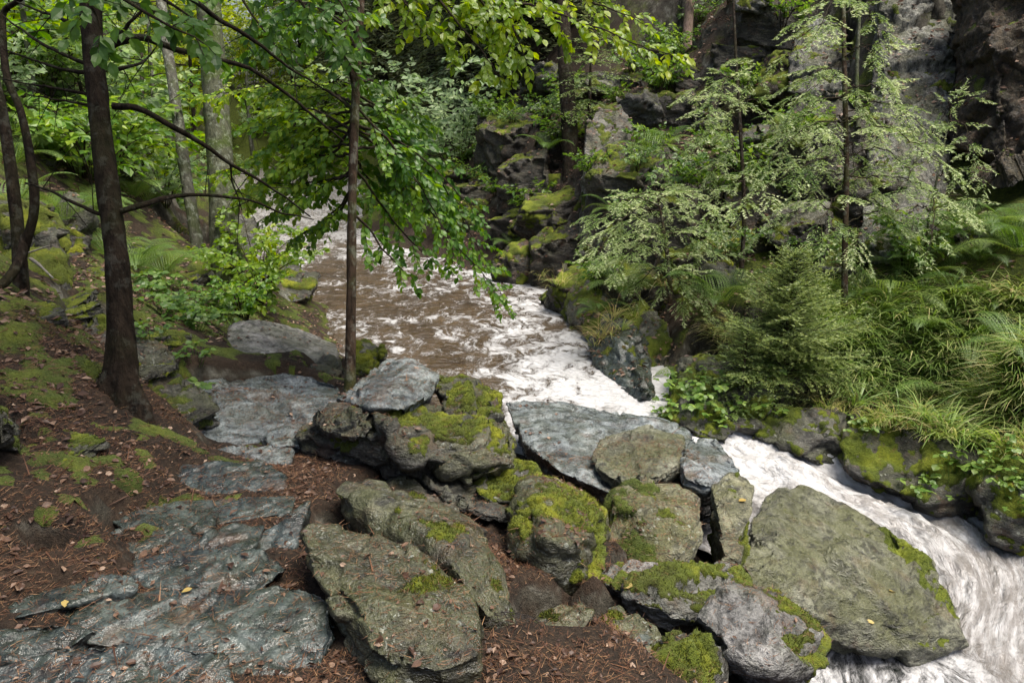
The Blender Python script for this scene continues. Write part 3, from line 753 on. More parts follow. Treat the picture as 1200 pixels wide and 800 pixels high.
rock('boulder', [(772,772,2.75),(790,742,2.88),(820,748,2.86),(842,772,2.76),(838,806,2.64),(790,806,2.62)], 0.25,
     'cushion of bright moss on a stone at the bottom edge under the broken ledge', 'dark', 0.01, 0.02, 69, moss=0.55, down=0.3, mossthick=0.05, fuzz=6000)
rock('boulder', [(700,722,2.98),(725,708,3.05),(765,738,2.96),(800,768,2.84),(790,790,2.74),(740,760,2.84)], 0.25,
     'mossy strip of rock running down left of the bottom moss cushion', 'schist', 0.01, 0.02, 70, moss=0.1, down=0.35, fuzz=4500)

# --- left slope rocks
rock('boulder', [(82,392,4.6),(100,368,4.75),(150,372,4.75),(205,400,4.7),(215,430,4.5),(160,446,4.3),(100,424,4.4)], 0.7,
     'dark boulder half buried behind the near left trunk, moss along its top', 'dark', 0.02, 0.025, 81, moss=0.14, down=0.3)
rock('boulder', [(150,452,4.35),(200,432,4.6),(245,452,4.55),(262,478,4.4),(215,492,4.15),(165,478,4.2)], 0.4,
     'low mossy stone right of the foot of the near left trunk', 'dark', 0.018, 0.025, 82, moss=0.22, down=0.3, mossmat='mossdark')
rock('boulder', [(-60,262,5.5),(-20,232,5.6),(40,226,5.7),(66,246,5.6),(76,310,5.3),(78,340,5.1),(30,345,5.0),(-60,340,5.0)], 1.2,
     'tall block on the left slope with a thick moss cap and black front', 'dark', 0.03, 0.05, 83, moss=0.28, down=0.2, mossthick=0.08, fuzz=6000, up=0.8, freq=2.0)
rock('boulder', [(66,250,6.6),(84,228,6.8),(100,250,6.7),(96,300,6.4),(70,305,6.3)], 0.8,
     'dark upright rock behind the moss capped block', 'dark', 0.03, 0.04, 84, moss=0.1, down=0.2)
rock('boulder', [(-80,476,2.8),(-20,456,2.95),(10,464,2.95),(26,490,2.88),(24,500,2.85),(0,506,2.78),(-80,508,2.75)], 0.5,
     'mossy hump at the left edge beside the path', 'dark', 0.014, 0.03, 85, moss=0.6, up=.3, mossmat='mossdark', down=0.3, fuzz=7000, mossthick=0.045)  # darker moss colour stands in for the shade on this hump
rock('boulder', [(296,322,10.0),(318,290,10.4),(345,292,10.3),(372,326,10.0),(366,350,9.6),(320,358,9.4),(298,348,9.6)], 0.9,
     'green mossy boulder standing in the stream right of the stout trunk', 'dark', 0.03, 0.05, 87, moss=0.28, down=0.4, fuzz=3000, mossthick=0.06)
ST = [([(150,330,10),(180,318,10.2),(212,326,10.1),(214,352,9.5),(160,356,9.4)], 'dark rock under the side trickle beyond the left trunk', 'dark'),
      ([(204,318,10.6),(240,308,11),(262,318,10.8),(258,340,10.2),(214,342,10.2)], 'bluish wet step of the side trickle behind the pale leaning birch', 'slate'),
      ([(196,278,12.5),(230,268,12.9),(266,276,12.8),(262,304,12.0),(204,306,12.0)], 'upper wet step of the side trickle', 'slate'),
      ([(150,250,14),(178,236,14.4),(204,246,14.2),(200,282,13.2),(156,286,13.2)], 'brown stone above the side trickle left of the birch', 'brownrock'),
      ([(262,268,13.4),(286,255,13.8),(300,268,13.6),(296,300,12.6),(264,302,12.6)], 'dark stone between the stout trunk and the upper rapids', 'dark')]
for k, (p, lb, mt) in enumerate(ST):
    rock('boulder', p, 0.9, lb, mt, 0.04, 0.07, 90 + k, moss=0.0 if mt != 'slate' else -0.5, down=0.5, fuzz=800)

# --- right wall of the gorge
cl = dict(cat='crag', crack=0.5, faceted=0.5, chipr=(0.66, 0.94))
rock('crag', [(672,300,10.75),(676,220,11.2),(684,150,11.9),(700,124,12.3),(726,120,12.4),(740,150,12.1),(742,220,11.3),(736,300,10.6)], 1.4,
     'upright pale lichen covered buttress with moss stripes in the middle of the gorge wall', 'cliff', 0.03, 0.05, 102, down=0.2, moss=0.22, mossmat='mossdark', chips=4, up=0.15, stretch=0.5, strata=(0.1, -0.2, 1), **cl)
rock('crag', [(636,330,11.2),(660,280,11.4),(720,290,10.6),(772,330,9.4),(790,400,8.3),(776,470,7.6),(745,474,7.5),(704,430,8.3),(660,378,9.7)], 1.2,
     'dark wet rock wall rising from the white water, mossy on its ledges', 'dark', 0.04, 0.055, 103, down=0.3, moss=0.2, mossmat='mossmid', mossthick=0.05, fuzz=5000, chips=12, **cl)
rock('crag', [(684,400,8.6),(706,366,8.9),(748,368,8.5),(772,410,7.9),(770,468,7.3),(748,482,7.15),(704,446,7.9)], 0.6,
     'smooth blue green wet boulder face at the foot of the gorge wall', 'slate', 0.03, 0.0372, 104, down=0.4, moss=-0.12, **cl)
rock('crag', [(764,476,7.15),(790,420,7.5),(850,400,7.4),(900,430,7.1),(905,480,6.8),(880,515,6.6),(830,512,6.75)], 1.0,
     'mossy bank rock overhung by plants at the head of the cascade', 'dark', 0.03, 0.0496, 105, down=0.4, moss=0.5, up=.25, mossmat='mossmid', fuzz=5000, **cl)
rock('crag', [(880,512,6.7),(900,470,6.9),(960,460,6.9),(1000,478,6.75),(1010,520,6.45),(985,548,6.35),(920,520,6.6)], 0.8,
     'black recess rock under the grassy bank beside the cascade', 'dark', 0.03, 0.0434, 106, down=0.4, moss=0.25, up=.4, mossmat='mossmid', **cl)
rock('crag', [(980,520,6.45),(1000,484,6.6),(1080,482,6.55),(1140,510,6.3),(1170,560,6.0),(1165,622,5.75),(1110,602,5.9),(1040,572,6.1),(996,552,6.25)], 0.9,
     'big dark mossy boulder undercutting the grassy bank right of the cascade', 'dark', 0.022, 0.0372, 107, down=0.5, moss=0.56, mossmat='mossmid', mossthick=0.025, up=0.25, fuzz=9000, chips=5, **cl)
rock('crag', [(1140,560,5.85),(1160,525,6.1),(1240,520,5.9),(1300,560,5.6),(1310,650,5.2),(1220,648,5.35),(1160,625,5.6)], 0.9,
     'moss covered bank rock at the right edge above the rapids', 'dark', 0.022, 0.0372, 108, down=0.5, moss=0.6, mossmat='mossmid', up=0.25, fuzz=8000, **cl)
rock('crag', [(1005,312,8.85),(1008,230,9.5),(998,140,10.2),(1012,40,10.9),(1020,-60,11.4),(1070,-110,11.6),(1140,-60,10.9),(1132,120,10.0),(1112,250,9.2),(1060,308,8.75)], 1.8,
     'tall grey cliff streaked with lichen behind the wispy conifer', 'cliffpale', 0.035, 0.07, 109, joints=9, down=0.2, moss=0.06, mossmat='mossmid', up=0.35, chips=14, stretch=0.6, **cl)
rock('crag', [(1096,270,8.9),(1120,120,9.5),(1110,-40,9.6),(1180,-130,9.4),(1330,-130,8.6),(1330,120,8.0),(1300,250,7.9),(1200,270,8.4)], 1.8,
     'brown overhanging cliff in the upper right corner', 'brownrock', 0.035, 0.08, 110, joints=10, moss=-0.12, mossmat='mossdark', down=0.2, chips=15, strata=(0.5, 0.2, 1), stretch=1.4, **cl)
rock('crag', [(920,136,11.4),(930,40,11.8),(950,0,12.0),(995,10,11.9),(1008,70,11.6),(1002,134,11.2),(960,146,11.1)], 1.2,
     'pale weathered crag high up behind the wispy conifer', 'cliffpale', 0.035, 0.07, 111, joints=8, moss=0.05, mossmat='mossmid', down=0.2, chips=13, stretch=0.6, **cl)
rock('crag', [(1000,302,8.75),(1010,252,9.0),(1064,236,9.0),(1110,260,8.8),(1100,290,8.5),(1040,308,8.45)], 0.8,
     'whitish rounded rock at the foot of the grey cliff', 'cliffpale', 0.03, 0.0434, 112, down=0.3, chips=6, moss=-0.1, **cl)
rock('crag', [(1010,80,14),(1000,0,15),(900,-60,16),(800,-60,16.5),(780,30,15.5),(860,90,14),(940,120,13)], 1.5,
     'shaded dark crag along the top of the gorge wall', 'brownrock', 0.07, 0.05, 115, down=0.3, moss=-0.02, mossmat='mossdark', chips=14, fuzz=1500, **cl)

rock('crag', [(764,486,6.95),(778,464,7.0),(832,466,6.85),(860,498,6.65),(852,518,6.5),(815,512,6.5),(780,500,6.65)], 0.6,
     'low mossy rock squeezing the white water against the end of the blue grey slab', 'dark', 0.022, 0.04, 116, down=0.4, moss=0.42, mossmat='mossmid', up=.3, fuzz=5000, **cl)
# stones of the brown slope above the wall: two stones, copied
OL = 'small mossy rock poking out of the brown slope above the gorge wall'
st_ = [rock('boulder', [(790,230,10.7),(806,214,10.9),(835,216,10.9),(846,236,10.7),(836,254,10.5),(800,254,10.5)], 0.5, OL, 'dark', 0.035, 0.05, 130, moss=0.1, down=0.2, fuzz=500, group='rocks on the brown slope'),
       rock('boulder', [(884,250,9.9),(900,236,10.1),(924,238,10.1),(930,262,9.9),(905,272,9.8)], 0.5, OL, 'cliff', 0.03, 0.045, 131, moss=0.05, down=0.2, fuzz=500, group='rocks on the brown slope')]
rr_ = np.random.RandomState(9)
for k, (px, py, d) in enumerate([(770,200,11.4),(830,140,12.4),(900,190,11.2),(870,110,13),(760,150,12.6),(700,90,14.5),(640,110,16),(940,290,9.6),(820,320,9.3),(985,330,8.5),(1130,300,8.4),(600,150,15.5),(780,90,14),(960,180,11)]):
    p = U(px, py, d); src = st_[k % 2]; c = src.copy(); COL.objects.link(c)
    z = ground_z(np.array([[p[0], p[1]]]))[0]; c.location = (p[0], p[1], z - .22); c.rotation_euler = (.3 * rr_.normal(), .3 * rr_.normal(), 6.28 * rr_.rand()); s = .6 + .9 * rr_.rand(); c.scale = (s, s, s * .9)
    for ch in src.children:
        q = ch.copy(); COL.objects.link(q); q.parent = c


SL = 'half buried mossy stone on the left slope'
rr_ = np.random.RandomState(19)
first_ = None
for k, (px, py, d) in enumerate([(75,408,3.7),(185,392,5.4),(85,345,5.0),(40,375,4.1),(60,500,3.2),(205,350,6.9),(215,322,8),(150,290,8),(70,350,4.7),(95,300,6.0),(20,300,5.6),(175,360,6.2),(115,250,7.5),(55,205,8),(130,200,9.5),(30,160,9),(95,160,10.5)]):
    p = U(px, py, d); z = ground_z(np.array([[p[0], p[1]]]))[0]
    if first_ is None:
        V, q = hull_mesh(np.array([[sx * .26, sy * .2, sz * .26 - .04] for sx in (-1, 1) for sy in (-1, 1) for sz in (0, 1)]) + rr_.uniform(-.06, .06, (8, 3)), .012)
        V = roughen(V, q, .02, 190, chips=6); gq = Geo(); gq.add(V, q); first_ = tag(gq.build('boulder', M['dark']), SL, 'boulder', 'stones on the left slope')
        moss_on(first_, V, q, .25, 190, .03, None, 'mossmid', 2500, 4.0, None, .7); o = first_
    else:
        o = first_.copy(); COL.objects.link(o)
        for ch in first_.children:
            c = ch.copy(); COL.objects.link(c); c.parent = o
    s = (.28 + .34 * rr_.rand()) * (1 + .06 * d); o.location = (p[0], p[1], z - .23 * s); o.rotation_euler = (.25 * rr_.normal(), .25 * rr_.normal(), 6.28 * rr_.rand()); o.scale = (s, s * (.7 + .5 * rr_.rand()), s * .8)
# ------------------------------------------------------------------ the ground makes room for the rocks bedded in it
def carve(gz):
    dl = np.zeros(len(gz))
    for (V, q, marg) in ROCK_MESHES:
        bv = BVHTree.FromPolygons(V.tolist(), q.tolist())
        lo, hi = V.min(0), V.max(0)
        sel = np.nonzero((xy[:, 0] > lo[0]) & (xy[:, 0] < hi[0]) & (xy[:, 1] > lo[1]) & (xy[:, 1] < hi[1]))[0]
        for k in sel:
            h = bv.ray_cast(Vector((xy[k, 0], xy[k, 1], hi[2] + 1)), Vector((0, 0, -1)))
            if h[0] is not None and h[0].z - marg < gz[k] and gz[k] - h[0].z < 0.9:
                dl[k] = max(dl[k], gz[k] - h[0].z + marg)
    d = dl.reshape(ny_, nx_)
    for _ in range(2):      # ease the hollow out round the rock
        e = np.pad(d, 1, mode='edge')
        a = (e[:-2, 1:-1] + e[2:, 1:-1] + e[1:-1, :-2] + e[1:-1, 2:] + e[1:-1, 1:-1]) / 5
        d = np.maximum(dl.reshape(ny_, nx_), a)
    return gz - d.ravel()
GV[:, 2] = carve(gz)
# where the forest floor itself is mossy: the left slope and the whole right bank
mossy = 0.16 + 0.32 * sstep(-1.6, -2.6, GV[:, 0]) * sstep(2.4, 3.6, GV[:, 1]) + 0.6 * sstep(1.2, 2.4, GV[:, 0]) * sstep(4.5, 5.6, GV[:, 1])
mossy = mossy - 0.30 * sstep(9.5, 11.0, GV[:, 1]) * sstep(0.2, 1.0, GV[:, 0]) * sstep(5.5, 4.0, GV[:, 0]) + 0.25 * sstep(14, 20, GV[:, 1])
g = Geo(); g.add(GV, GF)
ground = tag(g.build('ground', M['ground'], attrs={'moss': np.clip(mossy, 0, 1)}), kind='structure')
g_bvh = BVHTree.FromPolygons([tuple(v) for v in GV], [tuple(f) for f in GF])

def drop(x, y, bvh=None, top=30.0):
    h = (bvh or g_bvh).ray_cast(Vector((x, y, top)), Vector((0, 0, -1)))
    return h[0], h[1]


# angular blocks that the gorge wall breaks into: five blocks, copied
def wall_block(seed, mat, size, amp, label, moss=0.12):
    rs_ = np.random.RandomState(seed)
    cor = np.array([[sx, sy, sz] for sx in (-1, 1) for sy in (-1, 1) for sz in (0, 1)], float) * np.array(size) * np.array([.5, .5, 1.0])
    cor = cor + rs_.uniform(-.22, .22, cor.shape) * np.array(size)
    V, q = hull_mesh(cor, 0.03); V = roughen(V, q, amp, seed, (0.25, -0.1, 1.0), 2.0, 0.8, 5, 0.8, (0.72, 0.95), 5)
    g = Geo(); g.add(V, q); o = tag(g.build('rock_block', M[mat]), label, 'rock face', 'blocks of the gorge wall')
    moss_on(o, V, q, moss, seed, .04, None, 'mossmid', 500, 3.0, None, .6, True)
    return o
WBL = 'angular dark block in the broken rocky wall of the gorge'
wb = [wall_block(501, 'darkbrown', (1.0, .8, .9), .035, WBL, .3), wall_block(502, 'darkbrown', (.8, .9, 1.3), .035, WBL, .15), wall_block(503, 'brownrock', (1.3, .8, .6), .03, WBL, .3), wall_block(504, 'darkbrown', (.7, .7, 1.0), .03, WBL, .2), wall_block(505, 'darkbrown', (1.5, .9, .7), .04, WBL, .35)]
rr_ = np.random.RandomState(21)
spots = [(575,215),(610,235),(645,215),(600,270),(630,300),(655,270),(590,190),(560,240),(640,180),(668,230),(620,335),(650,320),
         (740,200),(760,240),(800,215),(745,290),(830,250),(870,230),(800,280),(850,300),(910,250),(940,300),(780,170),(830,150),(880,170),(920,200),(960,220),(900,110),(860,80),(940,160),(780,110),(740,100),(700,100),(660,110),(970,260),(820,90),(890,40),(950,70),(1000,200),(700,330),(690,350),(720,380),(820,330),(1010,250),(745,170),(752,215),(738,255),(664,260),(668,300),(755,130),(735,310),(765,290),(545,205),(528,222),(556,262),(515,195),(540,240),(500,215),(570,180)]
for k, (px, py) in enumerate(spots):
    h = g_bvh.ray_cast(Vector(tuple(CAM)), Vector(tuple(unit(U(px, py, 5) - CAM))))
    if h[0] is None: continue
    src = wb[k % 5]
    if k < 5: o = src
    else:
        o = src.copy(); COL.objects.link(o)
        for ch in src.children:
            q = ch.copy(); COL.objects.link(q); q.parent = o
    s = .55 + .5 * rr_.rand(); o.location = h[0] + Vector((.1, .22 * s, -.62 * s)); o.rotation_euler = (.12 * rr_.normal(), .12 * rr_.normal(), .5 * rr_.normal()); o.scale = (s * (.8 + .5 * rr_.rand()), s, s * (.8 + .5 * rr_.rand()))
    bpy.context.view_layer.update(); n_ = len(src.data.vertices); co_ = np.empty(n_ * 3); src.data.vertices.foreach_get('co', co_)
    Mx = np.array(o.matrix_world); q4 = np.empty(len(src.data.polygons) * 4, np.int32); src.data.loops.foreach_get('vertex_index', q4)
    ROCK_MESHES.append((co_.reshape(-1, 3) @ Mx[:3, :3].T + Mx[:3, 3], q4.reshape(-1, 4).astype(np.int64), .05))
# ------------------------------------------------------------------ foliage generators
BEECH_V = np.array([[0,0,0],[.30,.30,.02],[.30,0,-.035],[.30,-.30,.02],[.66,.27,.015],[.66,0,-.03],[.66,-.27,.015],[1,0,-.10],[.06,.04,0],[.06,-.04,0]], float)
BEECH_F = np.array([[0,2,1],[0,3,2],[1,2,5],[1,5,4],[2,3,6],[2,6,5],[4,5,7],[5,6,7]])
LEAF2_V = np.array([[0,0,0],[.5,.27,.03],[1,0,-.08],[.5,-.27,.03],[.5,0,-.03]], float)
LEAF2_F = np.array([[0,4,1],[1,4,2],[0,3,4],[3,2,4]])
NEEDLE_V = np.array([[0,-.5,0],[0,.5,0],[1,0,0]], float)
NEEDLE_F = np.array([[0,1,2]])

class Leaves:
    def __init__(self, tv, tf):
        self.tv, self.tf = tv, tf; self.p, self.d, self.u, self.s, self.t = [], [], [], [], []
    def add(self, p, d, u, s, t):
        self.p.append(np.atleast_2d(p)); self.d.append(np.atleast_2d(d)); self.u.append(np.atleast_2d(u))
        self.s.append(np.atleast_1d(s) if np.ndim(s) < 2 else s); self.t.append(np.atleast_1d(t))
    def geo(self, g=None):
        g = g or Geo()
        if not self.p: return g
        p, d, u, t = (np.concatenate(x) for x in (self.p, self.d, self.u, self.t)); s = np.concatenate(self.s)
        X, Y, Z = frame_of(d, u)
        V, F = place(self.tv, self.tf, p, X, Y, Z, s)
        g.add(V, F, np.repeat(np.clip(t, 0, 1), len(self.tv)))
        return g

def leafy_twig(LV, GW, p0, d, L, rs, leaf, up, tint, r0=0.003, droop=0.35, gap=0.55, wood=True):
    """one flat spray of alternate leaves"""
    n = max(4, int(L / (leaf * gap)) + 1)
    P = [np.array(p0)]; dd = unit(d)
    for k in range(n):
        dd = unit(dd + np.array([0, 0, -droop / n]) + 0.10 * rs.normal(size=3))
        P.append(P[-1] + dd * L / n)
    P = np.array(P)
    if wood: tube(GW, P, np.linspace(r0, r0 * 0.35, len(P)), 4, 0.5, cap=False)
    T = unit(np.gradient(P, axis=0)); S = unit(np.cross(up, T))
    for k in range(1, len(P)):
        for s in ((1, -1) if k % 2 else (-1, 1)):
            if rs.rand() < 0.1 and k < len(P) - 1: continue
            ld = unit(T[k] * (0.55 + 0.3 * rs.rand()) + s * S[k] * (0.8 if k < len(P) - 1 else 0.25) + 0.22 * rs.normal(size=3) + np.array([0, 0, -0.22]))
            lu = unit(np.asarray(up) + 0.5 * rs.normal(size=3))
            LV.add(P[k], ld, lu, leaf * (0.7 + 0.5 * rs.rand()), tint + 0.16 * rs.normal())

def leafy_branch(LV, GW, axis, rs, leaf=0.08, side_len=0.5, gap=0.12, up=(0, -0.35, 1), tint=0.5, r0=0.012, r1=0.004, start=0.2, droop=0.4, sub=True, wood=True, taper=0.6, fan=1.0):
    P = smooth_line(axis, max(8, int(np.linalg.norm(np.diff(np.asarray(axis), axis=0), axis=1).sum() / gap)))
    n = len(P)
    if wood: tube(GW, P + 0.004 * rs.normal(size=P.shape), np.linspace(r0, r1, n), 6, 0.5)
    T = unit(np.gradient(P, axis=0)); S = unit(np.cross(up, T)); sg = 1
    for k in range(n):
        t = k / (n - 1)
        if t < start: continue
        sg = -sg
        L = side_len * (1 - taper * t) * (0.6 + 0.6 * rs.rand())
        d = unit(T[k] * (0.5 + 0.4 * rs.rand()) + fan * sg * S[k] * (0.55 + 0.5 * rs.rand()) + 0.18 * rs.normal(size=3))
        tn = tint + 0.10 * rs.normal()
        leafy_twig(LV, GW, P[k], d, L, rs, leaf, up, tn, r0=max(0.0022, r1 * 0.8), droop=droop, wood=wood)
        if sub and L > 0.3:
            q = P[k] + d * L * 0.45 + np.array([0, 0, -0.02])
            leafy_twig(LV, GW, q, unit(d + sg * -0.9 * S[k] * rs.choice((1, -1)) + 0.2 * rs.normal(size=3)), L * 0.5, rs, leaf, up, tn, r0=0.0022, droop=droop, wood=wood)
    leafy_twig(LV, GW, P[-1], T[-1], side_len * 0.5, rs, leaf, up, tint, r0=r1, droop=droop, wood=wood)

def needle_branch(LV, GW, p0, d, L, rs, nl=0.02, nw=0.004, step=0.012, side=0.5, bgap=0.06, droop=0.5, lift=0.0, tint=0.5, r0=0.008, dens=1, tipbright=0.5, hang=0.15):
    """a conifer bough: axis, flat side shoots on both sides, needles on all of them"""
    n = max(6, int(L / bgap)); P = [np.array(p0)]; dd = unit(d)
    for k in range(n):
        dd = unit(dd + np.array([0, 0, (-droop + 2.0 * lift * (k / n)) / n]) + 0.05 * rs.normal(size=3))
        P.append(P[-1] + dd * L / n)
    P = np.array(P); tube(GW, P, np.linspace(r0, r0 * 0.25, len(P)), 4, 0.5, cap=False)
    T = unit(np.gradient(P, axis=0)); up = np.array([0, 0, 1.0]); S = unit(np.cross(up, T))
    lines = [(P[k], T[k], L / n * 1.05, tint) for k in range(int(0.35 * n), n)]
    for k in range(max(1, int(0.12 * n)), n + 1):
        t = k / n
        for s in (1, -1):
            if rs.rand() < 0.12: continue
            l = L * side * (1 - t) * (0.75 + 0.4 * rs.rand()) + 0.05 * L
            lines.append((P[k], unit(T[k] * 0.75 + s * S[k] * 0.8 + np.array([0, 0, -hang]) + 0.15 * rs.normal(size=3)), l, tint + 0.12 * rs.normal()))
    pp, dd_, uu, ss, tt_ = [], [], [], [], []
    for (p, d2, l, tn) in lines:
        m = max(2, int(l / step)) * dens
        x = np.sort(rs.rand(m)); q = p + d2 * (l * x)[:, None] + np.array([0, 0, -0.25 * l]) * (x ** 2)[:, None] * 0.5
        sd = unit(np.cross(up, d2)); sgn = rs.choice((-1, 1), m)
        nd = unit(d2 * 0.7 + sd * (sgn * (0.5 + 0.4 * rs.rand(m)))[:, None] + up * (0.25 * rs.rand(m))[:, None] + 0.15 * rs.normal(size=(m, 3)))
        pp.append(q); dd_.append(nd); uu.append(unit(up + 0.7 * rs.normal(size=(m, 3))))
        ln = nl * (0.7 + 0.5 * rs.rand(m)); ss.append(np.column_stack([ln, np.full(m, nw), ln]))
        tt_.append(np.clip(tn + tipbright * (x - 0.5) + 0.10 * rs.normal(size=m), 0, 1))
    LV.add(np.concatenate(pp), np.concatenate(dd_), np.concatenate(uu), np.concatenate(ss), np.concatenate(tt_))

def conifer(name, base, H, rs, label, cat, r0=0.06, rmax=1.2, whorl=0.28, per=5, first=0.1, mat='spruce', bark='bark_brown', group=None, nl=0.02, nw=0.004, step=0.012, bgap=0.06, droop=0.5, lift=0.25, side=0.5, lean=(0, 0), tint=0.5, pitch=0.1, dens=1, hang=0.15, shape=1.0, origin=None, sector=None, jitter=0.25):
    root = empty(name, base, label, cat, group); base = np.asarray(base, float)
    gw, gb = Geo(), Geo(); LV = Leaves(NEEDLE_V, NEEDLE_F)
    P = smooth_line([np.array([0, 0, -0.15]), np.array([lean[0] * .4, lean[1] * .4, H * .4]), np.array([lean[0], lean[1], H])], 14)
    tube(gw, P, np.linspace(r0, r0 * 0.12, 14), 8, 0.5, rough=0.1)
    z = first * H
    while z < H * 0.98:
        t = z / H; c = np.array([np.interp(z, P[:, 2], P[:, 0]), np.interp(z, P[:, 2], P[:, 1]), z])
        a0 = rs.rand() * 2 * PI
        for k in range(per):
            a = a0 + 2 * PI * k / per + 0.35 * rs.normal()
            if sector is not None and abs((a - sector[0] + PI) % (2 * PI) - PI) > sector[1]: continue
            L = rmax * (1 - t) ** shape * (1 - jitter + 1.6 * jitter * rs.rand()) + 0.08
            d = np.array([math.cos(a), math.sin(a), pitch + 0.5 * t])
            needle_branch(LV, gb, c + np.array([0, 0, 0.5 * whorl * (rs.rand() - .5)]), d, L, rs, nl, nw, step, side, bgap, droop, lift, tint, r0=max(0.003, 0.16 * r0), dens=dens, hang=hang)
        z += whorl * (0.8 + 0.4 * rs.rand()) * (1 - 0.4 * t)
    gw.build('trunk', M[bark], root)
    cr = LV.geo().build('crown', M[mat], root, smooth=False)
    if not gb.empty(): gb.build('branches', M['twig'], cr)
    return root

def copy_tree(o, parent=None):
    c = o.copy(); COL.objects.link(c); c.parent = parent
    for ch in list(o.children): copy_tree(ch, c)
    return c

def trunk_tree(name, path, radii, bark, label, group=None, n=28, sides=12, flare=1.5, rough=0.12, seed=0, cat='tree', lobes=False):
    path = np.array(path); base = path[0]
    root = empty(name, base, label, cat, group)
    P = smooth_line(path, n) - base; R = np.interp(np.linspace(0, 1, n), np.linspace(0, 1, len(radii)), radii)
    s = np.concatenate([[0], np.cumsum(np.linalg.norm(np.diff(P, axis=0), axis=1))])
    R = R * (1 + (flare - 1) * np.exp(-s / (radii[0] * 5.0)))
    g = Geo(); tube(g, P, R, sides, rough=rough, seed=seed)
    o = g.build('trunk', M[bark], root)
    if lobes:
        co = np.empty(len(o.data.vertices) * 3); o.data.vertices.foreach_get('co', co); co = co.reshape(-1, 3)
        ax = np.column_stack([np.interp(co[:, 2], P[:, 2], P[:, 0]), np.interp(co[:, 2], P[:, 2], P[:, 1])]); dxy = co[:, :2] - ax
        th = np.arctan2(dxy[:, 1], dxy[:, 0]); hz = np.maximum(co[:, 2] - .12, 0)
        k = 1 + np.exp(-hz / .13) * (1.3 * np.maximum(0, np.cos(2.5 * th + .6)) ** 2 + .5 * np.maximum(0, np.sin(4 * th)))
        co[:, :2] = ax + dxy * k[:, None]; o.data.vertices.foreach_set('co', co.ravel()); o.data.update()
    return root, base

M['leaf_beech'] = leaf_mat('beech_leaf', [(0.05, (0.035, 0.10, 0.014)), (0.4, (0.085, 0.19, 0.018)), (0.7, (0.16, 0.28, 0.022)), (0.95, (0.27, 0.37, 0.03))], 0.5, 0.42)
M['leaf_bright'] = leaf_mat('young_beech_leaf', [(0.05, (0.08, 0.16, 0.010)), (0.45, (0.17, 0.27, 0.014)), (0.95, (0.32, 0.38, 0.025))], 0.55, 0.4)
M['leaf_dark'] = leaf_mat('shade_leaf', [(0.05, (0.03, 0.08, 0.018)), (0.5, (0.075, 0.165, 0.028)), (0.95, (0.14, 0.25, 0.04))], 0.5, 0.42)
M['leaf_pale'] = leaf_mat('pale_leaf', [(0.05, (0.09, 0.15, 0.06)), (0.5, (0.18, 0.27, 0.12)), (0.95, (0.32, 0.41, 0.20))], 0.5, 0.42)
M['leaf_herb'] = leaf_mat('herb_leaf', [(0.05, (0.035, 0.075, 0.016)), (0.5, (0.085, 0.17, 0.03)), (0.95, (0.19, 0.28, 0.055))], 0.45, 0.42)
M['spruce'] = leaf_mat('spruce_needle', [(0.05, (0.04, 0.075, 0.02)), (0.5, (0.13, 0.19, 0.05)), (0.95, (0.31, 0.37, 0.12))], 0.3, 0.5)
M['spruce_pale'] = leaf_mat('pale_needle', [(0.05, (0.05, 0.105, 0.022)), (0.45, (0.22, 0.31, 0.10)), (0.95, (0.58, 0.63, 0.38))], 0.38, 0.5)
M['spruce_far'] = leaf_mat('far_needle', [(0.05, (0.05, 0.07, 0.03)), (0.5, (0.12, 0.155, 0.065)), (0.95, (0.25, 0.28, 0.13))], 0.38, 0.55)
M['fern'] = leaf_mat('fern_leaf', [(0.05, (0.035, 0.08, 0.014)), (0.5, (0.09, 0.165, 0.03)), (0.95, (0.19, 0.26, 0.06))], 0.4, 0.45)
M['grass'] = leaf_mat('grass_blade', [(0.05, (0.07, 0.14, 0.025)), (0.42, (0.22, 0.32, 0.075)), (0.65, (0.40, 0.41, 0.17)), (0.95, (0.58, 0.44, 0.24))], 0.4, 0.45)
M['litter'] = leaf_mat('dead_leaf', [(0.0, (0.028, 0.013, 0.008)), (0.4, (0.08, 0.043, 0.027)), (0.75, (0.185, 0.112, 0.072)), (1.0, (0.34, 0.24, 0.17))], 0.15, 0.5, 0.4)
M['yellow'] = leaf_mat('yellow_leaf', [(0.0, (0.30, 0.20, 0.04)), (1.0, (0.42, 0.33, 0.12))], 0.2, 0.5)
M['straw'] = leaf_mat('dry_needles', [(0.0, (0.05, 0.02, 0.01)), (0.5, (0.13, 0.06, 0.03)), (1.0, (0.30, 0.18, 0.09))], 0.1, 0.6, 0.3)
# ------------------------------------------------------------------ trees and branches
def UP(pts): return np.array([U(*p) for p in pts])

